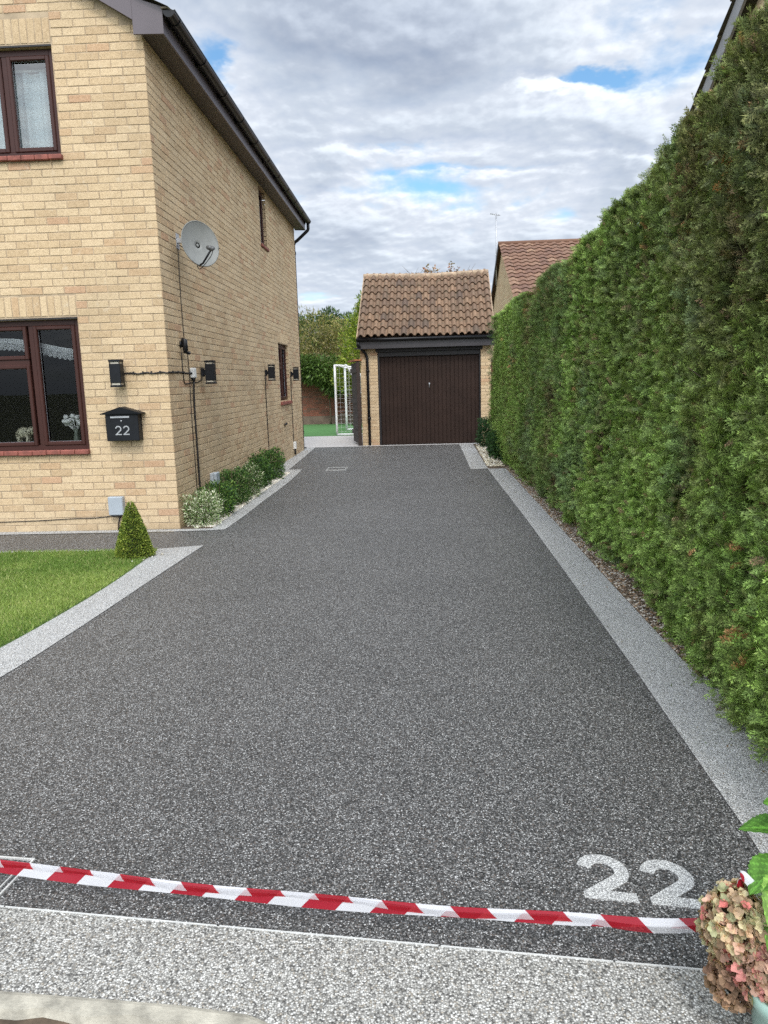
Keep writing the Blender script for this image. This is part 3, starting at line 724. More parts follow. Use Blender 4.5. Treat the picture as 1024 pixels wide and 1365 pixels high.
t_.l(tr_.outputs[0], mx_.inputs[1]); t_.l(p_.outputs[0], mx_.inputs[2]); t_.l(mx_.outputs[0], m_.node_tree.nodes['Material Output'].inputs[0]); NET = m_
mb = curtain('c', -2.25, -.88, 3.82, 4.64, .22, NET, 150, .022, 30)
o = mb.build('net_curtain', NET, None, hw(0, 0), HR); tag(o, 'pleated white net curtain hanging inside the upper front window', 'curtain')
mb = MB(); mb.tube([(-2.25, .2, 4.655), (-.86, .2, 4.655)], .012, 8); o = mb.build('curtain_rail', WHITEP, None, hw(0, 0), HR); tag(o, 'white rail above the net curtain in the upper front window', 'curtain rail')
# lace valance with tassels
mb = MB(); zt = 1.98
for i in range(150):
    x = -2.68 + i * .012
    zs_ = zt + .07 * math.cos((x + 1.8) * 3.4)
    mb.box(x, x + .0045, .155, .158, zs_ - .10 - .02 * abs(math.sin(i * .7)), zs_ - .035)
    if i < 149:
        x2 = x + .012; zs2 = zt + .07 * math.cos((x2 + 1.8) * 3.4)
        for dz in (0, -.012, -.024, -.036):
            mb.add([(x, .155, zs_ + dz), (x2, .155, zs2 + dz), (x2, .155, zs2 + dz + .006), (x, .155, zs_ + dz + .006)], [(0, 1, 2, 3)], .5)
        if i % 2: mb.add([(x, .155, zs_ - .036), (x + .006, .155, zs_ - .036), (x + .006, .155, zs_), (x, .155, zs_)], [(0, 1, 2, 3)], .5)
LACE = simple('white_lace', (.80, .82, .84), .9, .1, 30)
o = mb.build('lace_valance', LACE, None, hw(0, 0), HR); tag(o, 'tasselled white lace valance inside the ground floor front window', 'valance')
# elephant ornament on the inside sill
mb = MB()
def ell(mb, c, r, n=14, m=9):
    v = [(c[0] + r[0] * math.sin(math.pi * i / m) * math.cos(2 * math.pi * k_ / n), c[1] + r[1] * math.sin(math.pi * i / m) * math.sin(2 * math.pi * k_ / n), c[2] + r[2] * math.cos(math.pi * i / m)) for i in range(m + 1) for k_ in range(n)]
    mb.add(v, [(i * n + k_, i * n + (k_ + 1) % n, (i + 1) * n + (k_ + 1) % n, (i + 1) * n + k_) for i in range(m) for k_ in range(n)], .5, True)
ell(mb, (0, 0, .135), (.085, .045, .06)); ell(mb, (.085, 0, .155), (.042, .036, .045)); ell(mb, (.062, .038, .15), (.012, .028, .036)); ell(mb, (.062, -.038, .15), (.030, .010, .038))
mb.tube([(.115, 0, .15), (.138, 0, .11), (.14, 0, .06), (.128, 0, .025), (.145, 0, .01)], [.018, .016, .012, .009, .008], 8)
for x, y in ((-.055, .022), (-.055, -.022), (.045, .022), (.045, -.022)): mb.tube([(x, y, .11), (x, y, .0)], [.024, .020], 10)
mb.tube([(-.083, 0, .15), (-.1, 0, .10)], [.006, .003], 6)
m_, t_, p_ = newmat('carved_lattice'); v_ = t_.n('ShaderNodeTexVoronoi', feature='DISTANCE_TO_EDGE'); v_.inputs['Scale'].default_value = 42; t_.l(objco(t_), v_.inputs['Vector'])
t_.l(t_.ramp(v_.outputs['Distance'], [(.10, (.62, .58, .42)), (.18, (.07, .06, .04))]), p_.inputs['Base Color']); p_.inputs['Roughness'].default_value = .5
o = mb.build('elephant_ornament', m_, None, hw(-1.69, .19, .925), HR); tag(o, 'cream lattice patterned elephant ornament inside the ground floor window', 'ornament')
mb = MB(); mb.bev(-2.7, -.9, .125, .34, .895, .925, .004); mb.build('inner_sill', simple('inner_sill_board', (.10, .09, .08), .5), w1)
fv = thing('flower_vase', 'white roses in a small vase inside the ground floor window', 'flowers', hw(-1.12, .20, .925), HR)
mb = MB(); mb.lathe([(0, 0), (.03, 0), (.035, .05), (.022, .12), (.028, .17), (.024, .17)], n=14); mb.build('vase', simple('dull_green_vase', (.12, .14, .11), .3), fv)
mb = MB()
for k_ in range(14):
    c = (random.uniform(-.10, .08), random.uniform(-.05, .04), .20 + random.uniform(0, .11)); ell(mb, c, (.030, .030, .026), 9, 6)
    mb.tube([(0, 0, .12), c], .003, 5)
mb.build('bloom', WHITEP, fv)

# ------------------------------------------------------------------ fittings on the walls
def wall_light(label, x, y, z, facing):
    """facing: 'f' front wall (-y) or 's' side wall (+x)"""
    rz = HR + (0 if facing == 'f' else math.pi / 2)
    t = thing('wall_light', label, 'wall light', hw(x, y, z), rz, 'black up and down wall lights on the house')
    mb = MB(); mb.bev(-.035, .035, -.035, -.004, -.05, .05, .004); mb.bev(-.022, .022, -.07, -.03, -.03, .03, .003); mb.build('bracket', BLACKM, t)
    mb = MB(); mb.bev(-.057, .057, -.165, -.062, -.095, .095, .004); mb.build('body', BLACKM, t)
    for s in (-1, 1):
        mb = MB(); mb.bev(-.060, .060, -.168, -.059, min(s * .118, s * .138), max(s * .118, s * .138), .003)
        for a in (-1, 1):
            for b in (-.16, -.068): mb.box(a * .05 - .004, a * .05 + .004, b - .004, b + .004, min(s * .095, s * .118), max(s * .095, s * .118))
        mb.build('end_plate', BLACKM, t)
        mb = MB(); mb.bev(-.046, .046, -.155, -.073, min(s * .0955, s * .1175), max(s * .0955, s * .1175), .002); mb.build('lens', CLEAR, t)
    return t
CLEAR = simple('frosted_lens', (.50, .46, .38), .3, .04, 5)
def front(x_world): return x_world - HX
wall_light('black wall light on the front wall above the postbox', -.493, -.004, 1.655, 'f')
wall_light('black wall light beside the white junction box', .004, 1.22, 1.665, 's')
wall_light('black wall light between the junction box and the far side window', .004, 5.15, 1.70, 's')
wall_light('black wall light closest to the far downpipe, beyond the side window', .004, 7.85, 1.70, 's')

pb = thing('postbox', 'black wall postbox with a pitched lid and the number 22', 'postbox', hw(-.485, -.004, .965), HR)
mb = MB(); mb.bev(-.172, .172, -.115, 0, 0, .275, .005); mb.build('body', BLACKM, pb)
mb = MB()
v = [(-.215, -.135, .275), (.215, -.135, .275), (.215, 0, .275), (-.215, 0, .275), (-.215, -.137, .284), (.215, -.137, .284), (.215, 0, .284), (-.215, 0, .284), (0, -.145, .350), (0, 0, .352), (-.03, -.145, .342), (.03, -.145, .342)]
mb.add(v, [(0, 1, 2, 3), (0, 4, 5, 1), (4, 8, 5), (4, 7, 9, 8), (5, 8, 9, 6), (1, 5, 6, 2), (0, 3, 7, 4), (7, 6, 9)], .5); mb.build('lid', BLACKM, pb)
mb = MB(); mb.bev(-.115, .085, -.124, -.114, .236, .256, .002); mb.build('slot_flap', STEEL, pb)
mb = MB(); mb.tube([(-.005, -.114, .205), (-.005, -.120, .205)], .009, 14); mb.build('lock', STEEL, pb)

def two(w_, h_, th, bulge=1.0):
    """outline path of a figure 2 as a ribbon: left and right offset points"""
    r = (w_ - th) / 2; cx = w_ / 2; cy = h_ - th / 2 - r; pts = []
    for a in np.linspace(168, -38, 22): pts.append((cx + r * math.cos(R(a)), cy + r * math.sin(R(a)) * 1.0))
    pts.append((th * .62, th / 2)); na_ = len(pts) - 1
    L_, R_ = [], []
    for i, p in enumerate(pts):
        p = Vector(p)
        d0 = (p - Vector(pts[i - 1])).normalized() if i else None; d1 = (Vector(pts[i + 1]) - p).normalized() if i < len(pts) - 1 else None
        if d0 is None: d0 = d1
        if d1 is None: d1 = d0
        n0 = Vector((-d0.y, d0.x)); n1 = Vector((-d1.y, d1.x)); m__ = (n0 + n1)
        q_ = m__.length_squared / 2; mi_, mo_ = (m__ / max(.22, q_), m__ / max(.62, q_)) if m__.length > .01 else (n0, n0)
        sc = min(1.9, 1.0)
        L_.append(p + mi_ * th / 2); R_.append(p - mo_ * th / 2)
    L_, R_ = L_[:na_], R_[:na_]       # foot of the figure: blunt left corner, straight base
    e, c = Vector(pts[na_ - 1]), Vector(pts[na_]); d = (c - e).normalized(); n0 = Vector((-d.y, d.x)); bt = th * .92
    a = e + n0 * th / 2; I_ = a + d * ((bt - a.y) / d.y); b = e - n0 * th / 2; J_ = b + d * ((0 - b.x) / d.x)
    J_.y = max(J_.y, bt * .35); L_ += [I_, I_ + Vector((.0004, 0)), Vector((w_, bt))]; R_ += [J_, Vector((0, 0)), Vector((w_, 0))]
    return L_, R_
def digits(mb, w_, h_, th, gap, T, depth, n=2):
    for k_ in range(n):
        L_, R_ = two(w_, h_, th); ox = k_ * (w_ + gap); m = len(L_)
        v = [T(ox + p.x, p.y, depth) for p in L_] + [T(ox + p.x, p.y, depth) for p in R_] + [T(ox + p.x, p.y, 0) for p in L_] + [T(ox + p.x, p.y, 0) for p in R_]
        f = []
        for i in range(m - 1): f += [(i, i + 1, m + i + 1, m + i), (i, 2 * m + i, 2 * m + i + 1, i + 1), (m + i, m + i + 1, 3 * m + i + 1, 3 * m + i)]
        f += [(0, m, 3 * m, 2 * m), (m - 1, 3 * m - 1, 4 * m - 1, 2 * m - 1)]
        mb.add(v, f, .5)
mb = MB(); digits(mb, .065, .095, .012, .018, lambda x, y, d: (-.075 + x, -.1155 - d, .062 + y), .003); mb.build('number_plate', simple('brushed_numerals', (.36, .37, .38), .45, .1, 30), pb)

# number inlaid in the driveway
mb = MB(); A0 = Vector((.452, 1.985)); ux = Vector((.150, -.021)).normalized(); vx = Vector((.03, 1)).normalized()
digits(mb, .152, .212, .042, .035, lambda x, y, d: ((A0 + ux * x + vx * y).x, (A0 + ux * x + vx * y).y, .0 + d), .0035)
o = mb.build('driveway_number', INLAY); tag(o, 'large white number 22 inlaid in the dark driveway', 'house number')

def meter(label, x, y, z, facing, w_=.15, h_=.19, d=.085, group='grey boxes on the house walls'):
    rz = HR + (0 if facing == 'f' else math.pi / 2)
    t = thing('utility_box', label, 'utility box', hw(x, y, z), rz, group)
    mb = MB(); mb.bev(-w_ / 2, w_ / 2, -d * .55, 0, 0, h_, .006); mb.build('back_box', GREYBOX, t)
    mb = MB(); mb.bev(-w_ / 2 - .004, w_ / 2 + .004, -d, -d * .56, -.004, h_ + .004, .008)
    mb.build('cover', GREYBOX, t)
    mb = MB(); mb.bev(-w_ * .35, w_ * .35, -d * .8, -.01, -.022, -.0045, .003); mb.tube([(.02, -.03, -.02), (.0, -.03, -.09), (-.01, -.03, -z + .0)], .008, 6); mb.build('gland', BLACKP, t)
    return t
meter('grey utility box on the front wall beside the clipped cone', -.645, -.004, .18, 'f')
meter('grey utility box low on the side wall behind the shrubs', .004, 1.36, .27, 's', .16, .17)

jb = thing('junction_box', 'small white junction box on the side wall next to a black light', 'junction box', hw(.004, .80, 1.60), HR + math.pi / 2)
mb = MB(); mb.bev(-.05, .05, -.05, 0, 0, .11, .006); mb.build('casing', WHITEP, jb)
mb = MB(); mb.tube([(0, -.025, -.0), (0, -.025, -.05)], [.028, .010], 10); mb.build('gland', BLACKP, jb); mb = MB(); mb.tube([(-.052, -.02, .05), (-.06, -.02, .05)], .012, 8); mb.build('gland', BLACKP, jb)

def cable(name, label, cat_, pts, r, group=None):
    mb = MB(); mb.tube(smooth3(pts), r, 6); o = mb.build(name, CABLE); return tag(o, label, cat_, group)
def smooth3(pts, n=4):
    pts = [Vector(p) for p in pts]; out = []
    for i in range(len(pts) - 1):
        p0, p1, p2, p3 = pts[max(i - 1, 0)], pts[i], pts[i + 1], pts[min(i + 2, len(pts) - 1)]
        for k_ in range(n):
            t = k_ / n; out.append(.5 * (2 * p1 + (p2 - p0) * t + (2 * p0 - 5 * p1 + 4 * p2 - p3) * t * t + (3 * p1 - p0 - 3 * p2 + p3) * t ** 3))
    out.append(pts[-1]); return out
hws = lambda *P: [hw(*p) for p in P]
pts = [(-.48, -.012, 1.655)] + [(-.42 + .415 * i / 8, -.012, 1.652 + .006 * math.sin(i * 2.1)) for i in range(1, 9)] + [(.012, -.012, 1.655), (.012, .1, 1.655), (.012, .35, 1.66), (.012, .60, 1.652), (.012, .76, 1.655)]
o = cable('light_cable', 'black cable running round the house corner from front light to junction box', 'cable', hws(*pts), .008)
for q in [(x - .006, x + .006, -.022, -.004, 1.642, 1.672) for x in (-.36, -.26, -.17, -.08)] + [(.004, .022, y - .006, y + .006, 1.642, 1.670) for y in (.12, .3, .5)]:
    mb = MB(); mb.box(*q); mb.v = [hw(*v) for v in mb.v]; mb.build('clip', CABLE, o)
cable('supply_cable', 'thick black cable dropping from the junction box to the shrubs', 'cable', hws((.03, .80, 1.56), (.016, .805, 1.3), (.016, .80, .8), (.016, .80, .3), (.016, .80, .03)), .012)
cable('aerial_cable', 'thin black cable falling from the satellite dish down the side wall', 'cable',
      hws((.012, .62, 3.02), (.010, .60, 2.6), (.010, .60, 2.2), (.010, .62, 2.0), (.010, .70, 1.85), (.010, .715, 1.6), (.010, .69, 1.2), (.010, .70, .6), (.010, .70, .02)), .0045)
cable('looped_cable', 'short black cable looping from the camera bracket under the junction box', 'cable',
      hws((.012, .47, 1.87), (.010, .475, 1.7), (.010, .50, 1.56), (.010, .56, 1.535), (.010, .78, 1.545), (.012, 1.10, 1.56), (.02, 1.2, 1.6)), .006)
cable('middle_light_cable', 'straight black cable below the wall light in mid side wall', 'cable', hws((.012, 5.10, 1.66), (.010, 5.09, 1.2), (.010, 5.10, .7), (.010, 5.10, .25), (.010, 5.10, .02)), .009)
cable('far_light_cable', 'black cable below the wall light beyond the side window', 'cable', hws((.012, 7.80, 1.66), (.010, 7.79, 1.2), (.010, 7.80, .7), (.010, 7.80, .3)), .009)
cable('low_front_cable', 'thin dark cable clipped along the front wall near its base', 'cable', hws((-3.2, -.010, .13), (-2.2, -.010, .115), (-1.6, -.010, .12), (-1.2, -.010, .135), (-.9, -.010, .14), (-.68, -.010, .165)), .0045)
t = thing('outdoor_socket', 'small white socket box at the foot of the far light cable', 'socket', hw(.004, 7.81, .16), HR + math.pi / 2)
mb = MB(); mb.bev(-.045, .045, -.055, 0, 0, .15, .006); mb.build('casing', WHITEP, t)
mb = MB(); mb.tube([(0, -.03, 0), (0, -.03, -.12)], .018, 8); mb.build('conduit', BLACKP, t)
t = thing('wall_hook', 'small dark metal fitting below the far side window', 'fitting', hw(.004, 6.9, .72), HR + math.pi / 2)
mb = MB(); mb.tube([(-.13, -.012, 0), (0, -.03, .012), (.06, -.02, .0), (.11, -.012, .03)], [.012, .02, .014, .008], 7); mb.build('hook', BLACKP, t)
# camera bracket (dark swivel fitting above the junction box)
t = thing('security_camera', 'dark swivel camera fitting on the side wall above the junction box', 'camera', hw(.004, .47, 1.93), HR + math.pi / 2)
mb = MB(); mb.tube([(0, 0, .03), (0, -.02, .03)], .035, 14); mb.build('base', BLACKP, t)
mb = MB(); mb.tube([(0, -.02, .08), (0, -.05, .07), (0, -.055, -.03), (.01, -.05, -.06)], [.022, .032, .030, .02], 12); mb.build('housing', BLACKP, t)
mb = MB(); mb.tube([(.01, -.04, -.05), (.07, -.07, -.07), (.13, -.05, -.06)], [.02, .014, .022], 8); mb.build('arm', BLACKP, t)

# satellite dish
dish = thing('satellite_dish', 'grey oval satellite dish bracketed to the side wall', 'satellite dish', hw(.004, .62, 3.06), HR)
mb = MB(); mb.bev(0, .008, -.04, .06, -.08, .08, .002); mb.tube([(.004, .0, .0), (.16, -.01, .02)], .018, 8); mb.tube([(.10, -.01, .012), (.17, -.01, .03), (.2, -.02, .02)], .03, 10)
mb.box(.008, .09, -.02, .03, -.02, .03); mb.build('bracket', STEEL, dish)
Nd = Vector((.72, -.64, .20)).normalized(); Cd = Vector((.27, -.10, -.06)); Ud = Vector((0, 0, 1)); Ud = (Ud - Nd * Ud.dot(Nd)).normalized(); Sd = Ud.cross(Nd)
tl_ = .22; Ud, Sd = (Ud * math.cos(tl_) + Sd * math.sin(tl_)), (Sd * math.cos(tl_) - Ud * math.sin(tl_))
def dpt(a, r_, off=0): return Cd + Sd * (.225 * r_ * math.cos(a)) + Ud * (.245 * r_ * math.sin(a)) + Nd * (.055 * (r_ * r_) - .03 + off)
mb = MB(); nr, na = 8, 40
for off in (0, -.006):
    v = [dpt(2 * math.pi * k_ / na, i / nr, off) for i in range(1, nr + 1) for k_ in range(na)] + [dpt(0, 0, off)]
    f = [((i) * na + k_, (i) * na + (k_ + 1) % na, (i + 1) * na + (k_ + 1) % na, (i + 1) * na + k_) for i in range(nr - 1) for k_ in range(na)] + [(len(v) - 1, k_, (k_ + 1) % na) for k_ in range(na)]
    mb.add(v, f, .5, True)
mb.tube([dpt(2 * math.pi * k_ / na, 1, -.003) for k_ in range(na + 1)], .006, 6); mb.build('reflector', DISHM, dish)
bot = dpt(-math.pi / 2, .98); lnb = Cd + Nd * .235 - Ud * .13
mb = MB(); mb.tube([bot - Nd * .02, bot + Nd * .06, lnb - Ud * .02], .010, 8); mb.build('feed_arm', BLACKP, dish)
mb = MB(); mb.tube([lnb, lnb - Nd * .06 + Ud * .03], [.026, .022], 12); mb.tube([lnb - Ud * .02 + Nd * .01, lnb + Nd * .05 - Ud * .015], .020, 10); mb.tube([lnb + Sd * .03, lnb - Sd * .03], .018, 8)
mb.build('receiver', simple('receiver_grey', (.10, .10, .10), .5), dish)
mb = MB(); mb.tube(smooth3([lnb + Nd * .04 - Ud * .03, lnb - Ud * .09, bot - Ud * .045 + Nd * .02, bot - Nd * .05, Cd - Nd * .08 - Ud * .1, Vector((.02, .02, -.04))]), .0045, 6); mb.build('lead', CABLE, dish)

# ------------------------------------------------------------------ garage
GX, GY, GR = -1.385, 17.86, -.022
gar = thing('brick_garage', 'small buff brick garage with pantiled roof and brown door at the end of driveway', 'garage', (GX, GY, 0), GR)
gw, gd = 3.03, 4.1; d0x, d1x = .40, 2.80
mb = MB(); bricks(mb, (0, 0, 0), (1, 0, 0), (0, -1, 0), d0x, 0, 2.4); bricks(mb, (d1x, 0, 0), (1, 0, 0), (0, -1, 0), gw - d1x, 0, 2.4, start=1)
bricks(mb, (gw, 0, 0), (0, 1, 0), (1, 0, 0), gd, 0, 4.05, zmax=lambda u: 2.45 + min(u, gd - u) * .76); bricks(mb, (0, 0, 0), (0, 1, 0), (-1, 0, 0), gd, 0, 4.05, zmax=lambda u: 2.45 + min(u, gd - u) * .76)
for x in (d0x, d1x): mb.quad((x, .0, 0), (x, .11, 0), (x, .11, 2.3), (x, 0, 2.3))
mb.build('wall', BRICK, gar)
mb = MB()
for a, b in ((0, d0x), (d1x, gw)): mb.quad((a, 0, -.02), (b, 0, -.02), (b, 0, 2.45), (a, 0, 2.45))
for x in (0, gw): mb.add([(x, 0, -.02), (x, gd, -.02), (x, gd, 2.45), (x, gd / 2, 4.0), (x, 0, 2.45)], [(0, 1, 2, 3, 4)], .5)
mb.quad((0, gd, -.02), (gw, gd, -.02), (gw, gd, 2.45), (0, gd, 2.45)); mb.build('mortar_bed', MORTAR, gar)
# door: ribbed up-and-over
mb = MB(); nb = 24; x0, x1 = d0x + .05, d1x - .04; pw = (x1 - x0) / nb; prof = []
for i in range(nb):
    a = x0 + i * pw
    big = i % 2
    prof += [(a, .100), (a + .010, .100), (a + .016, .088), (a + pw - .006, .088)]
prof += [(x1, .100)]
for i in range(len(prof) - 1):
    (a, ya), (b, yb_) = prof[i], prof[i + 1]; mb.quad((a, ya, .025), (b, yb_, .025), (b, yb_, 2.05), (a, ya, 2.05), .5)
mb.box(x0, x1, .094, .11, 2.03, 2.065); mb.box(x0, x1, .084, .11, .012, .035); door = mb.build('door', DOORM, gar)
mb = MB(); mb.tube([(1.6, .088, 1.42), (1.6, .072, 1.42)], .022, 14); mb.tube([(1.6, .066, 1.44), (1.6, .066, 1.33)], [.008, .007], 8); mb.build('handle', STEEL, door)
mb = MB(); mb.bev(d0x, d0x + .048, .03, .12, 0, 2.10, .003); mb.bev(d1x - .038, d1x, .03, .12, 0, 2.10, .003); mb.bev(d0x, d1x, .03, .12, 2.068, 2.17, .003); mb.bev(d0x - .04, d1x + .04, -.02, .10, 2.171, 2.27, .004)
mb.build('door_frame', simple('near_black_timber', (.012, .010, .012), .5, .2, 6), gar)
mb = MB(); mb.bev(-.05, gw + .10, -.20, -.178, 2.245, 2.45, .003); mb.box(-.12, gw + .1, -.178, .0, 2.262, 2.274)
for x in (-.05, gw + .08): mb.prism([(-.178, 2.245), (0.0, 2.245), (0, 2.6), (-.178, 2.44)], x, x + .02, 'x')
mb.build('fascia', simple('dark_grey_fascia', (.040, .036, .040), .4, .12, 3), gar)
gs = math.atan2(1.68, gd / 2 + .28); ce, se = math.cos(gs), math.sin(gs); SL = (gd / 2 + .28) / ce
mb = MB(); sagf = lambda u, v: -.05 * math.sin(math.pi * min(max(u, 0), 1)) * v + .012 * math.sin(u * 7)
tile_field(mb, (-.03, -.27, 2.49), (1, 0, 0), (0, ce, se), (0, -se, ce), gw + .10, SL, .165, SL / 9, .062, sagf, flat=.30)
mb.quad((-.03, gd + .25, 2.47), (gw + .07, gd + .25, 2.47), (gw + .07, gd / 2, 2.49 + 1.66), (-.03, gd / 2, 2.49 + 1.66), .4)
mb.quad((-.03, -.22, 2.46), (gw + .07, -.22, 2.46), (gw + .07, gd / 2, 2.49 + 1.60), (-.03, gd / 2, 2.49 + 1.60), .6)
groof = mb.build('roof', PANTILE, gar)
mb = MB(); nseg = 8
for i in range(nseg):
    a, b = -.05 + i * (gw + .14) / nseg, -.05 + (i + 1) * (gw + .14) / nseg - .008
    zc = 2.49 + 1.685 + (-.05) * math.sin(math.pi * (i + .5) / nseg) + random.uniform(-.006, .006)
    v = [(x, gd / 2 - .01 + .105 * math.cos(t__), zc - .03 + .085 * math.sin(t__)) for x in (a, b) for t__ in np.linspace(-.5, math.pi + .5, 9)]
    mb.add(v, [(k_, k_ + 1, 9 + k_ + 1, 9 + k_) for k_ in range(8)], None, True)
mb.build('ridge_tile', RIDGE, groof)
mb = MB()
for x in (-.05, gw + .07):
    mb = MB(); mb.prism([(-.27, 2.47), (gd / 2, 2.47 + 1.66), (gd / 2, 2.51 + 1.68), (-.27, 2.53)], x, x + .02, 'x'); mb.build('verge', RIDGE, groof)
mb = MB(); mb.tube([(-.06, -.245, 2.455), (.6, -.245, 2.45), (gw + .10, -.245, 2.445)], .042, 10)
mb.build('gutter', BLACKP, gar)
mb = MB(); mb.tube([(-.02, -.245, 2.40), (-.02, -.235, 2.33), (.05, -.13, 2.24), (.12, -.045, 2.16), (.165, -.042, 2.05), (.17, -.042, .02)], .034, 10)
for z in (.65, 1.75): mb.tube([(.17, -.042, z - .025), (.17, -.042, z + .025)], .044, 10)
mb.build('downpipe', BLACKP, gar)

# side gate folded back beside the garage
g = thing('side_gate', 'dark timber side gate folded back against the garage', 'gate', (-1.45, 17.83, 0), R(103))
mb = MB()
for i in range(8): mb.bev(.02 + i * .125, .02 + (i + 1) * .125 - .004, -.012, .012, .05, 1.95, .003)
mb.build('boards', WOODGATE, g)
mb = MB()
for z in (.25, 1.0, 1.72):
    mb = MB(); mb.bev(.02, 1.02, .012, .045, z, z + .10, .004); mb.build('rail', WOODGATE, g)
mb = MB(); mb.bev(-.06, .0, -.045, .045, .0, 1.98, .005); mb.build('post', WOODGATE, g)
mb = MB(); mb.bev(-.08, 1.05, -.09, .09, 1.985, 2.02, .004); o = mb.build('capping', ORANGEW, g)

# football goal
goal = thing('football_goal', 'white football goal with net on the artificial turf', 'football goal', (-2.40, 21.5, 0), 0)
A_ = Vector((0, 0, 0)); B_ = Vector((.06, 2.3, 0)); U2 = Vector((0, 0, 1.98))
def jp(mb, pts, r=.032): mb.tube(pts, r, 10)
mb = MB()
back = Vector((1.15, -.05, 0)); tb = Vector((.42, -.02, 0))
for P0 in (A_, B_):
    jp(mb, [P0 + U2 * (i / 4) for i in range(5)]); jp(mb, smooth3([P0 + U2, P0 + U2 + tb * .6 + Vector((0, 0, -.02)), P0 + U2 + tb + Vector((0, 0, -.14)), P0 + back * .92 + Vector((0, 0, .5)), P0 + back + Vector((0, 0, .03))], 5), .026)
    jp(mb, [P0 + Vector((0, 0, .03)), P0 + back + Vector((0, 0, .03))])
jp(mb, [A_ + U2, B_ + U2]); jp(mb, [A_ + back + Vector((0, 0, .03)), B_ + back + Vector((0, 0, .03))])
mb.build('frame', GOALW, goal)
mb = MB()
def netline(P0, P1, r=.0022): mb.tube([P0, P1], r, 4, caps=False)
def gp(s, t): # s along width, t from crossbar over the back to ground
    P0 = A_.lerp(B_, s); prof_ = [P0 + U2, P0 + U2 + tb + Vector((0, 0, -.10)), P0 + back + Vector((0, 0, .03))]
    return prof_[0].lerp(prof_[1], t / .2) if t < .2 else prof_[1].lerp(prof_[2], (t - .2) / .8)
for i in range(20): 
    s = i / 19
    for k_ in range(5): netline(gp(s, k_ / 5), gp(s, (k_ + 1) / 5))
for k_ in range(1, 20): netline(gp(0, k_ / 20), gp(1, k_ / 20))
for P0 in (A_, B_):
    for k_ in range(1, 17):
        z = k_ * 1.98 / 17; e = gp(0 if P0 is A_ else 1, max(0, min(1, 1 - (z - .0) / 1.98)))
        netline(P0 + Vector((0, 0, z)), Vector((e.x, e.y, z)))
    for k_ in range(1, 9):
        x = k_ / 9; ex = P0 + back * x; zt_ = 1.98 if x < .37 else 1.86 * (1 - (x - .37) / .63) + .03
        netline(ex, ex + Vector((0, 0, zt_)))
mb.build('net', GOALW, goal)

# red brick garden wall at the far end of the garden
gwall = thing('garden_wall', 'old red brick garden wall behind the artificial turf', 'wall', (-8.6, 27.95, 0), 0)
mb = MB(); bricks(mb, (0, 0, 0), (1, 0, 0), (0, -1, 0), 11.5, .3, 2.1); mb.build('brickwork', REDBRICK, gwall)
mb = MB(); mb.box(0, 11.5, 0, .22, -.02, 2.1); mb.box(-.02, 11.52, -.03, .25, 2.1, 2.16); mb.box(-.02, 11.52, -.04, -.0, -.02, .3); mb.build('core', MORTAR_DK, gwall)

# ------------------------------------------------------------------ neighbouring houses
nh = thing('far_tiled_house', 'house with red tiled roof and cream gable showing beyond the hedge', 'house', (0, 0, 0), 0)
X0 = 3.08; RY, RZ, EY, EZ2 = 28.8, 6.30, 22.3, 2.85; X1 = 12.0
mb = MB()
bricks(mb, (X0, EY + .3, 0), (0, 1, 0), (-1, 0, 0), 12.4, 0, 6.7, zmax=lambda u: 2.80 + min(u, 12.6 - u) * .525)
mb.add([(X0 + .0, EY + .3, -.02), (X0, EY + 12.7, -.02), (X0, EY + 12.7, 2.9), (X0, RY, RZ - .15), (X0, EY + .3, 2.9)], [(0, 1, 2, 3, 4)], .5)
mb.quad((X0, EY + .3, -.02), (X1, EY + .3, -.02), (X1, EY + .3, 3.1), (X0, EY + .3, 3.1)); mb.quad((X1, EY + .3, -.02), (X1, EY + 12.7, -.02), (X1, EY + 12.7, 3.1), (X1, EY + .3, 3.1))
mb.build('wall', BRICK, nh)
sl = math.atan2(RZ - EZ2, RY - EY); c_, s_ = math.cos(sl), math.sin(sl)
mb = MB(); tile_field(mb, (X0 - .12, EY, EZ2), (1, 0, 0), (0, c_, s_), (0, -s_, c_), X1 - X0 + .2, (RY - EY) / c_, .30, .33, .04, npt=7, jit=.006, flat=.4)
mb.quad((X0 - .12, 2 * RY - EY, EZ2), (X1, 2 * RY - EY, EZ2), (X1, RY, RZ), (X0 - .12, RY, RZ))
rf = mb.build('roof', REDTILE, nh)
mb = MB(); mb.tube([(X0 - .14, RY, RZ + .02), (X1, RY, RZ + .02)], .09, 10); mb.build('ridge_tile', REDTILE, rf)
mb = MB()
for sg in (1,):
    e = RY + sg * (RY - EY); mb.prism([(e, EZ2 - .16), (RY, RZ - .16), (RY, RZ + .02), (e, EZ2 + .02)], X0 - .15, X0 - .125, 'x')
mb.build('bargeboard', simple('black_barge', (.018, .016, .018), .5), nh)
mb = MB(); ym, zm = 30.2, 0
mb.tube([(X0 - .10, RY + 1.1, 5.0), (X0 - .10, RY + 1.1, 7.62)], .022, 8)
ae = tag(mb.build('aerial', STEEL), 'tall thin television aerial mast beside the red tiled roof', 'aerial')
mb = MB(); mb.tube([(X0 - .32, RY + 1.1, 7.60), (X0 + .05, RY + 1.1, 7.53)], .014, 6)
for k_ in range(5): mb.tube([(X0 - .30 + k_ * .07, RY + .95, 7.60 - k_ * .015), (X0 - .30 + k_ * .07, RY + 1.25, 7.60 - k_ * .015)], .007, 5)
mb.build('antenna_head', STEEL, ae)

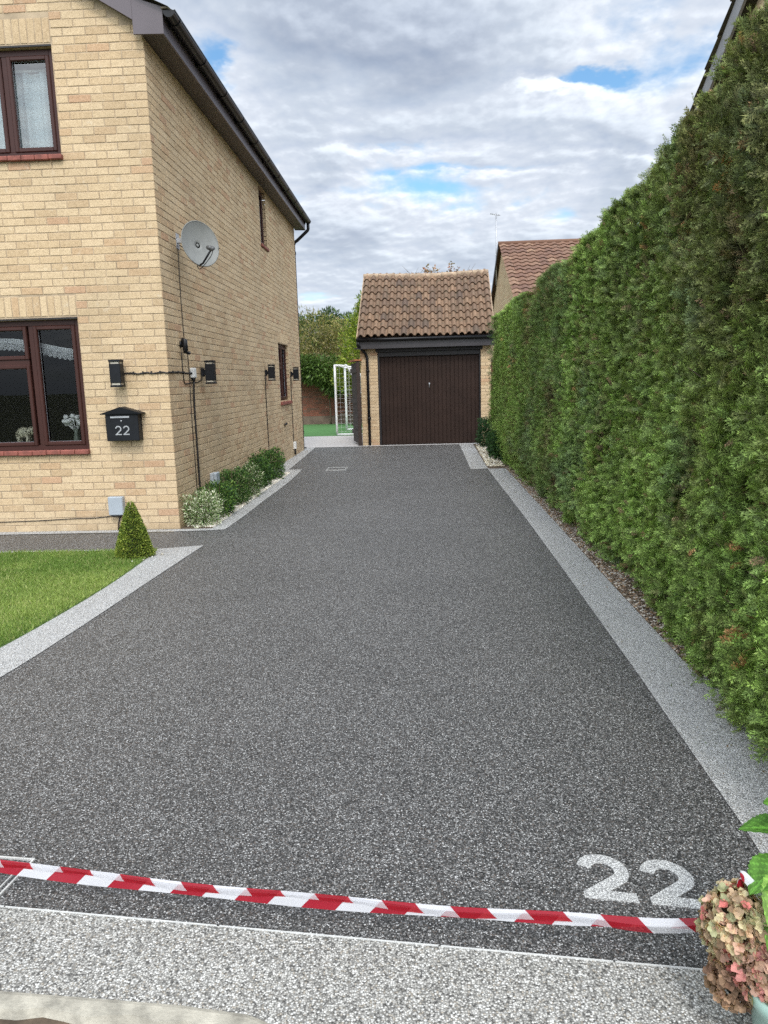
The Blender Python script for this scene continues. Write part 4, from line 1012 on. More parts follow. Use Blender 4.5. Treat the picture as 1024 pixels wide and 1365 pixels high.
bh = thing('gabled_house', 'brick house gable rising above the hedge at top right', 'house', (3.0, 4.4, 0), 0)
gp_ = .62; hy = 4.2; rz_ = 4.45 + .22 + 3.3 * gp_
mb = MB(); ZR = 6.72; zg = lambda u: ZR - .22 - abs(u - hy) * gp_
bricks(mb, (0, -hy, 0), (0, 1, 0), (-1, 0, 0), 2 * hy, 0, 6.6, zmax=zg)
mb.build('wall', BRICK, bh)
mb = MB(); mb.add([(0, -hy, -.02), (0, hy, -.02), (0, hy, zg(0)), (0, 0, ZR - .2), (0, -hy, zg(0))], [(0, 1, 2, 3, 4)], .5)
mb.quad((0, hy, -.02), (6, hy, -.02), (6, hy, 4), (0, hy, 4)); mb.quad((0, -hy, -.02), (6, -hy, -.02), (6, -hy, 4), (0, -hy, 4)); mb.build('mortar_bed', MORTAR, bh)
mb = MB()
for sg in (-1, 1): mb.prism([(sg * (hy + .35), ZR - (hy + .35) * gp_ - .21), (0, ZR - .21), (0, ZR - .02), (sg * (hy + .35), ZR - (hy + .35) * gp_ - .02)], -.12, -.095, 'x')
mb.build('bargeboard', simple('pale_grey_barge', (.30, .30, .31), .5), bh)
mb = MB()
for sg in (-1, 1):
    S_ = Vector((0, -sg, gp_)).normalized(); N_ = Vector((0, sg * gp_, 1)).normalized()
    tile_field(mb, (-.15 if sg < 0 else 6, sg * (hy + .4), ZR - (hy + .4) * gp_), (1, 0, 0) if sg < 0 else (-1, 0, 0), S_, N_, 6.15, (hy + .4) * math.hypot(1, gp_), .3, .33, .03, npt=5)
mb.build('roof', MOSSTILE, bh)

dh = thing('distant_house', 'brown roof of a distant house behind the garden trees', 'house', (-6.5, 46, 0), 0)
mb = MB(); mb.box(-6, 9, 0, 8, 0, 3.6, skip='t'); mb.build('wall', CREAMW, dh)
mb = MB(); mb.prism([(-.5, 3.5), (4, 5.45), (8.5, 3.5)], -6.3, 9.3, 'x'); mb.build('roof', simple('brown_far_roof', (.14, .11, .09), .9, .2, 3), dh)

# ------------------------------------------------------------------ foliage
def leaf_t(w_=.45, fold=.15):
    TV = np.array([(0, 0, 0), (.45, w_ / 2, fold * w_), (1, 0, -.05), (.45, -w_ / 2, fold * w_)], float)
    return TV, np.array([(0, 1, 2, 3)])
def leaf_cloud(pos, outd, size, cols, w_=.45, spread=.7, jit=.1):
    n = len(pos); D = norm(outd + RNG.normal(0, spread, (n, 3))); TV, TQ = leaf_t(w_)
    return scatter(TV, TQ, pos, D, RNG.uniform(0, 6.28, n), size, cols, jit)
def pal(cols, n, wts=None):
    cols = np.array(cols, float); w_ = None if wts is None else np.array(wts) / sum(wts)
    return cols[RNG.choice(len(cols), n, p=w_)] * RNG.uniform(.75, 1.25, (n, 1))
def stem(parent, pts, r, mat=BARK, name='trunk'):
    mb = MB(); mb.tube(smooth3(pts), list(np.linspace(r[0], r[1], (len(pts) - 1) * 4 + 1)), 8); return mb.build(name, mat, parent)

# --- the big conifer hedge
def frond(npair, sub, seed, curve=.12):
    r = random.Random(seed); V, Q = [], []
    def blade(p, d, ln, wd):
        n_ = (-d[1], d[0]); b = len(V)
        for (s, t) in ((0, -.5), (0.02, .5)): pass
        pts = [(0, 0), (.45, .5), (1, 0), (.45, -.5)]
        for s, t in pts:
            x = p[0] + d[0] * ln * s + n_[0] * wd * t; y = p[1] + d[1] * ln * s + n_[1] * wd * t
            V.append((x, y, -curve * (x * x) + .10 * y * y * 3 + r.uniform(-.006, .006)))
        Q.append((b, b + 1, b + 2, b + 3))
    blade((0, 0), (1, 0), 1.0, .04)
    for i in range(npair):
        t = .12 + .80 * i / npair
        for sg in (-1, 1):
            a = R(38 + r.uniform(-9, 9)) * sg; ln = (.50 * (1 - t) ** .75 + .08) * r.uniform(.8, 1.15); t2 = t + r.uniform(-.02, .02)
            d = (math.cos(a), math.sin(a)); blade((t2, 0), d, ln, .048)
            for k_ in range(sub):
                f_ = .28 + .5 * k_ / max(1, sub)
                for s2 in (-1, 1):
                    a2 = a + s2 * R(38); blade((t2 + d[0] * ln * f_, d[1] * ln * f_), (math.cos(a2), math.sin(a2)), ln * .45 * (1 - f_ * .4), .042)
    return np.array(V), np.array(Q)
def hedge_x(y, z):
    """face of the hedge"""
    b = np.interp(y, [1.5, 2.6, 3.8, 5.3, 10, 13, 16], [1.30, 1.31, 1.37, 1.46, 1.46, 1.47, 1.45])
    P_ = np.stack([y * .9, z * .7, 0 * y], 1); b = b + .05 * np.clip((y - 3.6) / 1.0, 0, 1) + .05 * np.exp(-(z / .3) ** 2)
    big = (fbm(P_, 3, 3) - .5) * .08
    P3 = np.stack([y * 3.5, z * 3.0, 0 * y], 1)
    tuft = (fbm(P3, 8, 2) - .5) * .13 + .07 * np.clip((.40 - fbm(np.stack([y * 4.2, z * 1.1, 0 * y], 1), 52, 3)) * 6, 0, 1)
    # leans very slightly back towards the top
    return b - .02 + big + tuft + .015 * z - .05 * np.exp(-((z - .6) / .5) ** 2)
HT = lambda y: 2.66 + .20 * np.clip((7.2 - y) / 4.2, 0, 1) + .05 * (fbm(np.stack([y * 1.4, 0 * y, 0 * y], 1), 21, 3) - .5) * 2
parts_ = []
def zone(y0, y1, dens, size, tmpl, top=False):
    if top: n = int((y1 - y0) * .9 * dens)
    else: n = int((y1 - y0) * 2.7 * dens)
    y = RNG.uniform(y0, y1, n)
    if top:
        xr_ = RNG.random(n) * .9; z = HT(y) - .03; x = hedge_x(y, z) + xr_
        D = np.stack([RNG.normal(-.25, .5, n), RNG.normal(0, .5, n), np.abs(RNG.normal(.9, .3, n))], 1)
        z = z - .10 * (xr_ < .08)
    else:
        z = RNG.random(n) ** .95 * 2.90; z = np.minimum(z, HT(y)); x = hedge_x(y, z) + RNG.normal(.02, .035, n)
        D = np.stack([RNG.normal(-.75, .35, n), RNG.normal(-.05, .55, n), RNG.normal(.22, .55, n)], 1)
        D[:, 2] += np.where(z > 2.45, .7, 0); D[:, 2] -= np.where(z < .4, .3, 0)
    P_ = np.stack([x, y, z], 1)
    # gaps where the dark inside of the hedge shows
    gap = fbm(np.stack([y * 4.2, z * 1.1, 0 * y], 1), 52, 3)
    keep = (gap > .33) | (RNG.random(n) < .25); P_, D = P_[keep], D[keep]; n = len(P_)
    gap = gap[keep]
    n1 = fbm(P_ * np.array([1, .55, .8]), 41, 3); n2 = fbm(P_ * 3.0, 47, 2)
    u = RNG.random(n); nearness = np.clip((7.5 - P_[:, 1]) / 4.5, 0, 1); up = np.clip((P_[:, 2] - .7) / 1.2, 0, 1)
    dark = np.array([.066, .100, .036]); mid = np.array([.128, .200, .050]); lite = np.array([.215, .33, .075]); olive = np.array([.165, .160, .065]); blueg = np.array([.125, .175, .085]); brown = np.array([.16, .105, .060]); dead = np.array([.42, .21, .10])
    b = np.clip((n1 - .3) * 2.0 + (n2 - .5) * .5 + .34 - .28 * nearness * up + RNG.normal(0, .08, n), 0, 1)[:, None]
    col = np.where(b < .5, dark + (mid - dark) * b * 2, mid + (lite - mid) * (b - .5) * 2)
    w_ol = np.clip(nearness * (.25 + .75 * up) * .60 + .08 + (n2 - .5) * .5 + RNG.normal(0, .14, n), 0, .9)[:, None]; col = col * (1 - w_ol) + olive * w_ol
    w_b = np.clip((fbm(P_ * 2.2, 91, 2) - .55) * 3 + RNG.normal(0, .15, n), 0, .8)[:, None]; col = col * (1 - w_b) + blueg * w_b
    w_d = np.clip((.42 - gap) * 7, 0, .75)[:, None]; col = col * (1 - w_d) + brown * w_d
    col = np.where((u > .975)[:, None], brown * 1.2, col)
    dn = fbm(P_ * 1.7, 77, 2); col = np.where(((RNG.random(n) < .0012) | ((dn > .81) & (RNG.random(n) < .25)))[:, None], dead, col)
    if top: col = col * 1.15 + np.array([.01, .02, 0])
    sz_ = size * RNG.uniform(.65, 1.25, n)
    if top: sz_ = sz_ * np.where(RNG.random(n) < .06, 1.8, 1.0)
    k_ = RNG.integers(0, len(tmpl), n)
    for j, (TV, TQ) in enumerate(tmpl):
        m = k_ == j
        if m.any():
            Pm, Dm = P_[m], norm(D[m])
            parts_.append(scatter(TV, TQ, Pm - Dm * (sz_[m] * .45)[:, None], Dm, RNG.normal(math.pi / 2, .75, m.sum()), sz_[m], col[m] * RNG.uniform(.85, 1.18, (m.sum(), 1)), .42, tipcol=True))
fine = [frond(5, 1, s) for s in range(5)]; mid_ = [frond(5, 1, s + 10) for s in range(3)]; coarse = [frond(4, 0, s + 20) for s in range(4)]
zone(1.9, 4.6, 3000, .085, fine); zone(4.6, 8.0, 2100, .088, mid_); zone(8.0, 15.6, 1900, .085, coarse)
zone(1.9, 5.5, 1400, .09, mid_, True); zone(5.5, 15.6, 900, .10, coarse, True)
V, Q, col = cat(parts_); col = (col * 1.28).clip(0, .9)
hedge = thing('conifer_hedge', 'tall clipped green conifer hedge along the right of the driveway', 'hedge', (0, 0, 0), 0)
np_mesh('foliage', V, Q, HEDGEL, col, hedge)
# far end of the hedge, turning the corner
n = 2200; zz = RNG.random(n) * 2.6; xx = RNG.uniform(1.42, 2.4, n); P_ = np.stack([xx, 15.6 + RNG.normal(0, .06, n), zz], 1)
TV, TQ = coarse[0]; V, Q, col = scatter(TV, TQ, P_, norm(np.stack([RNG.normal(-.2, .4, n), np.full(n, .8), RNG.normal(.2, .5, n)], 1)), RNG.uniform(0, 6, n), RNG.uniform(.09, .16, n), pal([(.05, .11, .03), (.08, .16, .04)], n), tipcol=True)
np_mesh('foliage', V, Q, HEDGEL, col, hedge)
# dark twiggy core
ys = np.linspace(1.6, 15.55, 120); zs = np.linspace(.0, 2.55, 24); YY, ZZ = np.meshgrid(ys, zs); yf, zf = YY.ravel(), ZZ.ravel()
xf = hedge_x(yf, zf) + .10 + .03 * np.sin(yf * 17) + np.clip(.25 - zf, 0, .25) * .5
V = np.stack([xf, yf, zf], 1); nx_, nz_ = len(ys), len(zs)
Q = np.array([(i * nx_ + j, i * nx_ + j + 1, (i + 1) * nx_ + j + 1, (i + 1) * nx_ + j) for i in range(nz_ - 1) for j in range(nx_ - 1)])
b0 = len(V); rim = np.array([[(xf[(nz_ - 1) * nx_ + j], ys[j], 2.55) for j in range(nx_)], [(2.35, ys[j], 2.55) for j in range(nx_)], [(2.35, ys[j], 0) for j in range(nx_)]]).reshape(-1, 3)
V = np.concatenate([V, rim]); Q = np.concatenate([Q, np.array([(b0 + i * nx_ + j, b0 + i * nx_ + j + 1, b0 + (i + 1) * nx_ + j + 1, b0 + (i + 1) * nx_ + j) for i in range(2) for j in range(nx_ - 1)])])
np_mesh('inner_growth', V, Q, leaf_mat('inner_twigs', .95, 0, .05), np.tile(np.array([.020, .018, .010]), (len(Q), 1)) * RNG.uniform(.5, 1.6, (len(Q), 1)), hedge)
mb = MB()
for k_ in range(420):
    y = random.uniform(2.0, 12); z = random.uniform(.1, 2.4); x = float(hedge_x(np.array([y]), np.array([z]))[0]) + .11
    a = random.uniform(-.9, .9); ln = random.uniform(.08, .2)
    mb.tube([(x + .04, y, z), (x - ln * .4, y + ln * .3 * math.sin(a), z + ln * .4), (x - ln * .8, y + ln * .6 * math.sin(a), z + ln * .75)], [.005, .0035, .0015], 5)
for k_ in range(36): 
    y = 2.2 + k_ * .37 + random.uniform(-.08, .08); mb.tube([(1.75, y, -.02), (1.74, y + .03, .6), (1.8, y, 1.5)], [.05, .04, .02], 8)
mb.build('twigs', BARK, hedge)['kind'] = 'stuff'

# --- shrubs along the house wall
def shrub(label, cx, cy, rx, ry, h, n, size, cols, wts=None, name='box_shrub', cat_='shrub', group='shrubs along the house wall', upr=.35, w_=.5):
    t = thing(name, label, cat_, (cx, cy, 0), 0, group)
    U3 = norm(RNG.normal(0, 1, (n, 3))); U3 = U3 / (np.abs(U3) ** 3.2).sum(1, keepdims=True) ** (1 / 3.2); rad = RNG.random(n) ** .25
    bumpn = .58 + .80 * fbm(U3 * 3.4 + cx * 3 + cy, 5, 2)
    P_ = U3 * rad[:, None] * bumpn[:, None] * np.array([rx * .95, ry, h * .46]) + np.array([0, 0, h * .42])
    P_[:, 2] = P_[:, 2].clip(.012, None)
    D = U3 + np.array([0, 0, upr])
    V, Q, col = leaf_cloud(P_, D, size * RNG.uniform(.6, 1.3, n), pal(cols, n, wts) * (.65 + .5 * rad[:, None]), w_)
    np_mesh('foliage', V, Q, LEAF, col, t)
    for k_ in range(4):
        mb = MB(); a = k_ * 1.6 + random.random(); r_ = random.uniform(.2, .75); mb.tube([(0, 0, 0), (rx * r_ * .5 * math.cos(a), ry * r_ * .5 * math.sin(a), h * .4), (rx * r_ * math.cos(a), ry * r_ * math.sin(a), h * random.uniform(.7, .98))], [.008, .006, .002], 5)
        mb.build('stem', BARK, t)
    return t
G_DARK = [(.035, .085, .022), (.065, .14, .032), (.11, .21, .042), (.025, .055, .018)]
VAR = [(.48, .51, .34), (.16, .24, .08), (.09, .16, .05), (.68, .68, .52)]
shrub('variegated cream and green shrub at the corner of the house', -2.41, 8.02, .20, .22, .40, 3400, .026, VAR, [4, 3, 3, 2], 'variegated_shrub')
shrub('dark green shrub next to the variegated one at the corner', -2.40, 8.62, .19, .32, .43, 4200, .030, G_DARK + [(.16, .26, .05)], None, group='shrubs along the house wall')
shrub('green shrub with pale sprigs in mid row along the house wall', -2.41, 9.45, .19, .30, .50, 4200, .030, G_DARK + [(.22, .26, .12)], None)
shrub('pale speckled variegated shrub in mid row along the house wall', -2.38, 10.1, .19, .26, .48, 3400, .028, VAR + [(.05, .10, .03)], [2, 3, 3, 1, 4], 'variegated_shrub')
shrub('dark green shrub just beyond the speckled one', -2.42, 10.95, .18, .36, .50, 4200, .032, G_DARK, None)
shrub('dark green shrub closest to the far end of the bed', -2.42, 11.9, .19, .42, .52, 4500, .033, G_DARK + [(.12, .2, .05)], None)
shrub('dark glossy bush at the far end of the hedge by the garage door', 1.56, 14.6, .25, 1.1, .62, 7000, .045, [(.02, .055, .018), (.035, .085, .025), (.05, .11, .03)], None, 'dark_bush', 'bush', None, .5)
shrub('small dark bush at the foot of the garage pier', 1.50, 16.9, .24, .5, .68, 4200, .042, [(.018, .05, .018), (.03, .075, .025), (.045, .10, .03)], None, 'dark_bush', 'bush', None, .6)

# clipped cone
cone = thing('topiary_cone', 'clipped yellow green conical bush on the corner of the lawn', 'topiary', (-2.605, 6.50, 0), 0)
n = 15000; hz = 1 - RNG.random(n) ** .55; a = RNG.uniform(0, 6.28, n); ch = .50
rr = (.165 * (1 - hz) ** .80 + .008) * (RNG.random(n) ** .18) * (.93 + .16 * fbm(np.stack([np.cos(a) * 2, np.sin(a) * 2, hz * 5], 1), 2, 2))
P_ = np.stack([rr * np.cos(a), rr * np.sin(a), hz * ch + .01], 1)
D = np.stack([np.cos(a), np.sin(a), np.full(n, .45)], 1)
cc = pal([(.26, .32, .05), (.16, .23, .04), (.36, .40, .075), (.08, .13, .025)], n, [3, 3, 2, 2])
V, Q, col = leaf_cloud(P_, D, RNG.uniform(.010, .019, n), cc, .6, .6); np_mesh('foliage', V, Q, LEAF, col, cone)
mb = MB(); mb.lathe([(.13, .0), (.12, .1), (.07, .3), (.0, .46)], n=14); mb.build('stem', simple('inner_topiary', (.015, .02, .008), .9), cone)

# --- trees and bushes behind the garden
def blob_tree(name, label, cat_, cx, cy, blobs, n, size, cols, wts=None, group=None, droop=0.0, w_=.35, trunk=None):
    t = thing(name, label, cat_, (cx, cy, 0), 0, group); Ps, Ds = [], []
    vol = np.array([b[3] * b[4] * b[5] for b in blobs]) ** .7; vol = vol / vol.sum()
    for b, f_ in zip(blobs, vol):
        m = int(n * f_); U3 = norm(RNG.normal(0, 1, (m, 3))); rad = RNG.random(m) ** .3 * (.7 + .6 * fbm(U3 * 2 + b[0] * 7 + b[2] * 3, 4, 3))
        Ps.append(U3 * rad[:, None] * np.array(b[3:6]) + np.array(b[:3])); Ds.append(U3 + np.array([0, -.2, .2 - droop]))
    P_, D = np.concatenate(Ps), np.concatenate(Ds); P_[:, 2] = P_[:, 2].clip(.05, None)
    c = pal(cols, len(P_), wts); cl = fbm(P_ * 1.6, 14, 3); c = c * (.55 + .9 * cl[:, None])
    V, Q, col = leaf_cloud(P_, D, size * RNG.uniform(.6, 1.4, len(P_)), c, w_, .6); np_mesh('crown', V, Q, LEAF, col, t)
    if trunk: stem(t, *trunk)
    return t
blob_tree('willow_shrub', 'olive brown willowy tree beyond the garden wall at left', 'tree', -4.9, 28.9,
          [(-.8, 0, 2.6, 1.5, .8, 1.45), (.9, 0, 2.9, 1.5, .8, 1.35), (-1.9, 0, 2.5, 1.2, .8, 1.2), (.3, -.5, 2.0, 1.1, .6, 1.0), (1.3, 0, 2.3, .9, .7, 1.2), (2.0, -.1, 2.75, .9, .6, 1.15)], 19000, .14,
          [(.25, .22, .07), (.29, .25, .10), (.17, .20, .05), (.32, .26, .13)], [3, 3, 3, 1], None, .5, .22, ([(0, 0, 0), (.1, 0, 1), (0, .1, 2.4)], (.09, .03)))
blob_tree('golden_conifer', 'bright yellow green conifer next to the garage roof', 'tree', -2.35, 26.6,
          [(.3, 0, 2.3, .75, .8, 1.4), (.42, 0, 3.3, .50, .5, .9), (.48, 0, 4.05, .28, .3, .5), (-.1, -.2, 1.7, .6, .6, .6)], 9500, .11,
          [(.27, .32, .04), (.17, .25, .035), (.36, .40, .07), (.08, .14, .025)], [3, 3, 2, 1], None, -.2, .35, ([(0, 0, 0), (.1, 0, 1.5), (.3, 0, 3.4)], (.09, .03)))
blob_tree('green_shrub', 'drooping mid green shrub hanging over the red garden wall', 'bush', -3.5, 27.5,
          [(0, 0, 1.95, .95, .5, .55), (.35, -.1, 1.55, .5, .35, .55), (-.8, 0, 2.1, .7, .4, .45)], 6500, .15, [(.09, .16, .035), (.13, .21, .04), (.06, .10, .025)], None, None, .7, .22,
          ([(.2, .1, 0), (.2, .05, .8), (.1, 0, 1.8)], (.04, .02)))
blob_tree('dark_conifer', 'dark green tree top peeping over the willowy tree', 'tree', -4.6, 33.5,
          [(.2, 0, 3.7, 1.4, 1, .75), (.7, 0, 4.3, .45, .4, .4), (-.9, 0, 4.0, .6, .5, .45), (1.6, 0, 4.05, .5, .4, .4)], 6000, .15, [(.05, .095, .035), (.08, .13, .04)], None, None, 0, .3, ([(0, 0, 0), (0, 0, 2), (.1, 0, 3.6)], (.12, .04)))
# bare twiggy tree behind the garage with a few red leaves
bt = thing('autumn_tree', 'sparse twiggy tree with reddish leaves poking over the garage ridge', 'tree', (.75, 24.5, .32), 0)
mb = MB(); mb.tube([(0, 0, -.34), (.02, 0, 2), (0, 0, 3.6)], [.09, .07, .05], 8); tips = []
for k_ in range(26):
    a = random.uniform(-1, 1); b = random.uniform(-.5, .5); z0 = random.uniform(3.0, 3.7); ln = random.uniform(.7, 1.45)
    e = Vector((a * ln * 1.1, b * ln, z0 + ln * (1.15 - .5 * abs(a)))); m1 = Vector((a * ln * .45, b * ln * .5, z0 + ln * .5)); mb.tube([(0, 0, z0), m1, e], [.02, .012, .005], 5); tips += [(m1, e)]
    for q in range(3):
        s = m1.lerp(e, random.random()); e2 = s + Vector((random.uniform(-.3, .3), random.uniform(-.2, .2), random.uniform(.05, .35))); mb.tube([s, e2], [.007, .003], 4); tips.append((s, e2))
mb.build('trunk', BARK, bt)
n = 900; pts = np.array([[*(tips[i][0].lerp(tips[i][1], random.random()))] for i in RNG.integers(0, len(tips), n)]) + RNG.normal(0, .04, (n, 3))
near = (np.abs(pts[:, 0]) < .55) | (RNG.random(n) < .12); pts = pts[near]; n = len(pts)
V, Q, col = leaf_cloud(pts, np.tile([0, 0, .3], (n, 1)), RNG.uniform(.06, .12, n), pal([(.28, .13, .08), (.34, .20, .12), (.2, .15, .07)], n), .6, 1.0); np_mesh('crown', V, Q, LEAF, col, bt)

# --- hydrangea in a pot, front right
hyd = thing('potted_hydrangea', 'hydrangea with faded pink and tan flower heads in a pale green pot', 'plant', (.838, 1.455, 0), 0)
PG = simple('pale_green_glaze', (.30, .44, .38), .3, .12, 6)
mb = MB(); mb.lathe([(0, 0), (.105, 0), (.12, .02), (.145, .15), (.158, .17), (.158, .195), (.142, .195), (.135, .16)], n=36); mb.build('pot', PG, hyd)
mb = MB(); mb.lathe([(0, .175), (.138, .172)], n=24); mb.build('compost', EARTH, hyd)
def big_leaf(L_, Wd, nu=17, nv=31):
    V, Q, vein = [], [], []
    for j in range(nv):
        v = j / (nv - 1); wv = Wd * (math.sin(math.pi * v ** .78) ** .85) * (1 if v < 1 else 0) * (1 + .05 * math.sin(v * 82))
        for i in range(nu):
            u = i / (nu - 1) * 2 - 1
            z = .10 * abs(u) * wv - .22 * L_ * v * v + .012 * math.sin(v * 9 + u * 3) * abs(u) + .006 * math.sin((v - abs(u) * .30) * 48)
            V.append((v * L_, u * wv / 2, z))
    for j in range(nv - 1):
        for i in range(nu - 1):
            Q.append((j * nu + i, j * nu + i + 1, (j + 1) * nu + i + 1, (j + 1) * nu + i))
            u = abs((i + .5) / (nu - 1) * 2 - 1); v = (j + .5) / (nv - 1)
            s = math.sin((v - u * .30) * 48); vein.append(.92 + (.75 if u < .11 else 0) + .45 * (s > .70) + .18 * math.sin(u * 9 + v * 13))
    return np.array(V), np.array(Q), np.array(vein)
def put_leaf(parent, base, dirv, L_, Wd, roll, colr):
    V, Q, vein = big_leaf(1.0, Wd / L_)
    X, Y, Z = frames(norm(np.array([dirv], float)), np.array([roll]))
    P_ = (V[:, 0:1] * X + V[:, 1:2] * Y + V[:, 2:3] * Z) * L_ + np.array(base)
    col = np.array(colr)[None] * vein[:, None] * RNG.uniform(.95, 1.05, (len(Q), 1))
    np_mesh('leaf', P_, Q, GLOSSLEAF, col, parent, smooth=True)
HB = Vector((.93, 1.52, 0))
LDX = .062
LV = [((.02, .20, .45), (-.80, .15, .15), .125, .105, .1, (.085, .21, .03)), ((.04, .21, .47), (-.5, -.1, .45), .12, .10, -.2, (.10, .24, .035)), ((.045, .17, .43), (-.72, -.50, .0), .13, .11, .0, (.075, .19, .028)),
      ((.06, .20, .48), (-.3, .5, .3), .11, .09, .0, (.07, .18, .03)), ((.05, .14, .41), (-.85, -.35, -.10), .14, .115, .2, (.10, .24, .035)), ((.055, .10, .39), (-.70, -.60, -.12), .155, .12, -.15, (.19, .34, .06)),
      ((.055, .06, .36), (-.80, -.40, -.22), .15, .12, .1, (.15, .30, .05)), ((.07, .03, .33), (-.55, -.75, -.2), .15, .115, .2, (.11, .25, .04)), ((.02, .13, .32), (-.85, .1, -.2), .12, .09, .1, (.055, .14, .025)),
      ((-.04, .04, .18), (-.8, -.1, -.25), .11, .085, .0, (.05, .13, .025)), ((.0, -.03, .20), (-.1, -.8, -.2), .14, .10, .2, (.08, .19, .03)), ((.06, -.02, .22), (.3, -.7, -.1), .15, .11, .2, (.08, .2, .03)),
      ((-.03, .10, .17), (-.6, .5, -.1), .11, .085, .2, (.05, .14, .025)), ((.1, .1, .3), (.8, 0, .1), .15, .11, .3, (.08, .2, .03)), ((.0, .14, .25), (-.2, .8, 0), .14, .10, 0, (.06, .15, .03)), ((-.07, -.01, .16), (-.3, -.8, -.3), .12, .09, .1, (.07, .17, .03)),
      ((.09, .16, .44), (.1, -.7, .2), .14, .11, .1, (.09, .22, .03)), ((.08, .10, .40), (-.3, -.8, .1), .14, .11, -.1, (.13, .28, .045))]
for b, d, l_, w_, rl, cc in LV: put_leaf(hyd, (b[0] - LDX * (.3 < b[2] < .425), b[1] - .02 * (b[2] > .3), b[2] - .012 * (b[2] > .425)), d, l_, w_, rl, cc)
mb = MB()
for e in ((-.13, .09, .24), (-.08, .0, .20), (-.02, .17, .40), (.01, .21, .44), (-.03, .09, .33), (.01, .07, .36), (-.13, .06, .15)): mb.tube([(0, 0, .16), (e[0] * .4, e[1] * .4, .16 + (e[2] - .16) * .6), e], [.006, .005, .004], 7)
mb.build('stem', simple('green_stem', (.10, .16, .05), .6), hyd)
def sepal():
    V, Q = [], []
    for j in range(4):
        v = j / 3; wv = [.25, .8, .9, .30][j]
        for i in range(3): u = i - 1; V.append((v, u * wv / 2, .18 * math.sin(v * 2.4) + .10 * abs(u)))
    for j in range(3):
        for i in range(2): Q.append((j * 3 + i, j * 3 + i + 1, (j + 1) * 3 + i + 1, (j + 1) * 3 + i))
    return np.array(V, float), np.array(Q)
SV, SQ = sepal()
def mophead(label, c, r, n, cols, wts, squash=(1, 1, 1)):
    i = np.arange(n) + .5; ph = np.arccos(1 - 1.72 * i / n); th = math.pi * (1 + 5 ** .5) * i
    U3 = np.stack([np.cos(th) * np.sin(ph), np.sin(th) * np.sin(ph), np.cos(ph)], 1); U3 = norm(U3 + RNG.normal(0, .06, U3.shape))
    P_ = U3 * r * np.array(squash) * (.80 + .28 * RNG.random((n, 1))) + np.array(c)
    allp = []; zone_ = fbm(U3 * 2.2 + c[0] * 9, 6, 2)
    base = pal(cols, n, wts)
    U3 = norm(U3 + RNG.normal(0, .38, U3.shape)); X, Y, Z = frames(U3, RNG.uniform(0, 6.28, n))
    for k_ in range(4):
        a = k_ * math.pi / 2; lift = RNG.uniform(.15, .75, (n, 1))
        D = norm(Y * math.cos(a) + Z * math.sin(a) + U3 * lift)
        # roll so that the sepal's face looks outwards
        S = np.cross(U3, D); S = norm(S); N_ = np.cross(D, S)
        s = RNG.uniform(.009, .019, n)[:, None, None]
        V = (SV[None, :, 0:1] * D[:, None] + SV[None, :, 1:2] * S[:, None] + SV[None, :, 2:3] * N_[:, None]) * s + P_[:, None] + RNG.normal(0, .0007, (n, len(SV), 3))
        Q = SQ[None] + (np.arange(n) * len(SV))[:, None, None]
        cc = base * RNG.uniform(.7, 1.3, (n, 1)); cc = np.repeat(cc[:, None], len(SQ), 1) * RNG.uniform(.9, 1.1, (n, len(SQ), 1))
        allp.append((V.reshape(-1, 3), Q.reshape(-1, 4), cc.reshape(-1, 3).clip(0, .9)))
    V, Q, col = cat(allp); o = np_mesh('flower_head', V, Q, PETAL, col, hyd, smooth=True)
    if label: o['label'] = label
    mb = MB(); ell(mb, c, (r * .72, r * .72, r * .72), 12, 8); mb.build('flower_core', simple('dark_flower_core', (.05, .04, .025), .9), o)
tan = [(.58, .42, .28), (.56, .48, .30), (.45, .30, .19), (.60, .38, .29), (.48, .48, .28), (.66, .22, .20)]
mophead('tan and cream flower head tinged with pink', (-.135, .09, .262), .080, 560, tan, [5, 3, 3, 2, 1, .8], (1, 1, 1.12))
mophead('brownish pink flower head', (-.085, .012, .215), .078, 520, [(.56, .36, .28), (.64, .28, .25), (.44, .28, .20), (.54, .46, .29), (.36, .22, .16)], [3, 2, 4, 1, 3], (1.05, 1, 1))
mophead('dry brown flower head', (-.145, .065, .155), .058, 330, [(.36, .23, .15), (.45, .29, .19), (.27, .16, .11), (.52, .32, .22)], [4, 3, 3, 1], (1, 1, 1.1))

# ------------------------------------------------------------------ barrier tape
m_, t_, p_ = newmat('barrier_tape'); s_ = attr(t_, 'along'); c_ = attr(t_, 'across')
fr_ = t_.math('FRACT', t_.math('DIVIDE', t_.math('ADD', s_, t_.math('MULTIPLY', c_, -.95)), .193))
fac = t_.math('GREATER_THAN', fr_, .5)
colr = t_.mix(fac, (.72, .72, .75), (.40, .014, .032)); t_.l(colr, p_.inputs['Base Color']); p_.inputs['Roughness'].default_value = .32
tl_ = t_.n('ShaderNodeBsdfTranslucent'); t_.l(colr, tl_.inputs[0]); a_ = t_.n('ShaderNodeMixShader'); a_.inputs[0].default_value = .35
t_.l(p_.outputs[0], a_.inputs[1]); t_.l(tl_.outputs[0], a_.inputs[2])
tr_ = t_.n('ShaderNodeBsdfTransparent'); t_.l(t_.mix(fac, (.9, .9, .9), (.9, .25, .25)), tr_.inputs[0]); b_ = t_.n('ShaderNodeMixShader'); t_.l(t_.math('MULTIPLY_ADD', t_.math('GREATER_THAN', c_, .0405), .40, .06), b_.inputs[0])
t_.l(a_.outputs[0], b_.inputs[1]); t_.l(tr_.outputs[0], b_.inputs[2]); t_.l(b_.outputs[0], m_.node_tree.nodes['Material Output'].inputs[0]); TAPE = m_
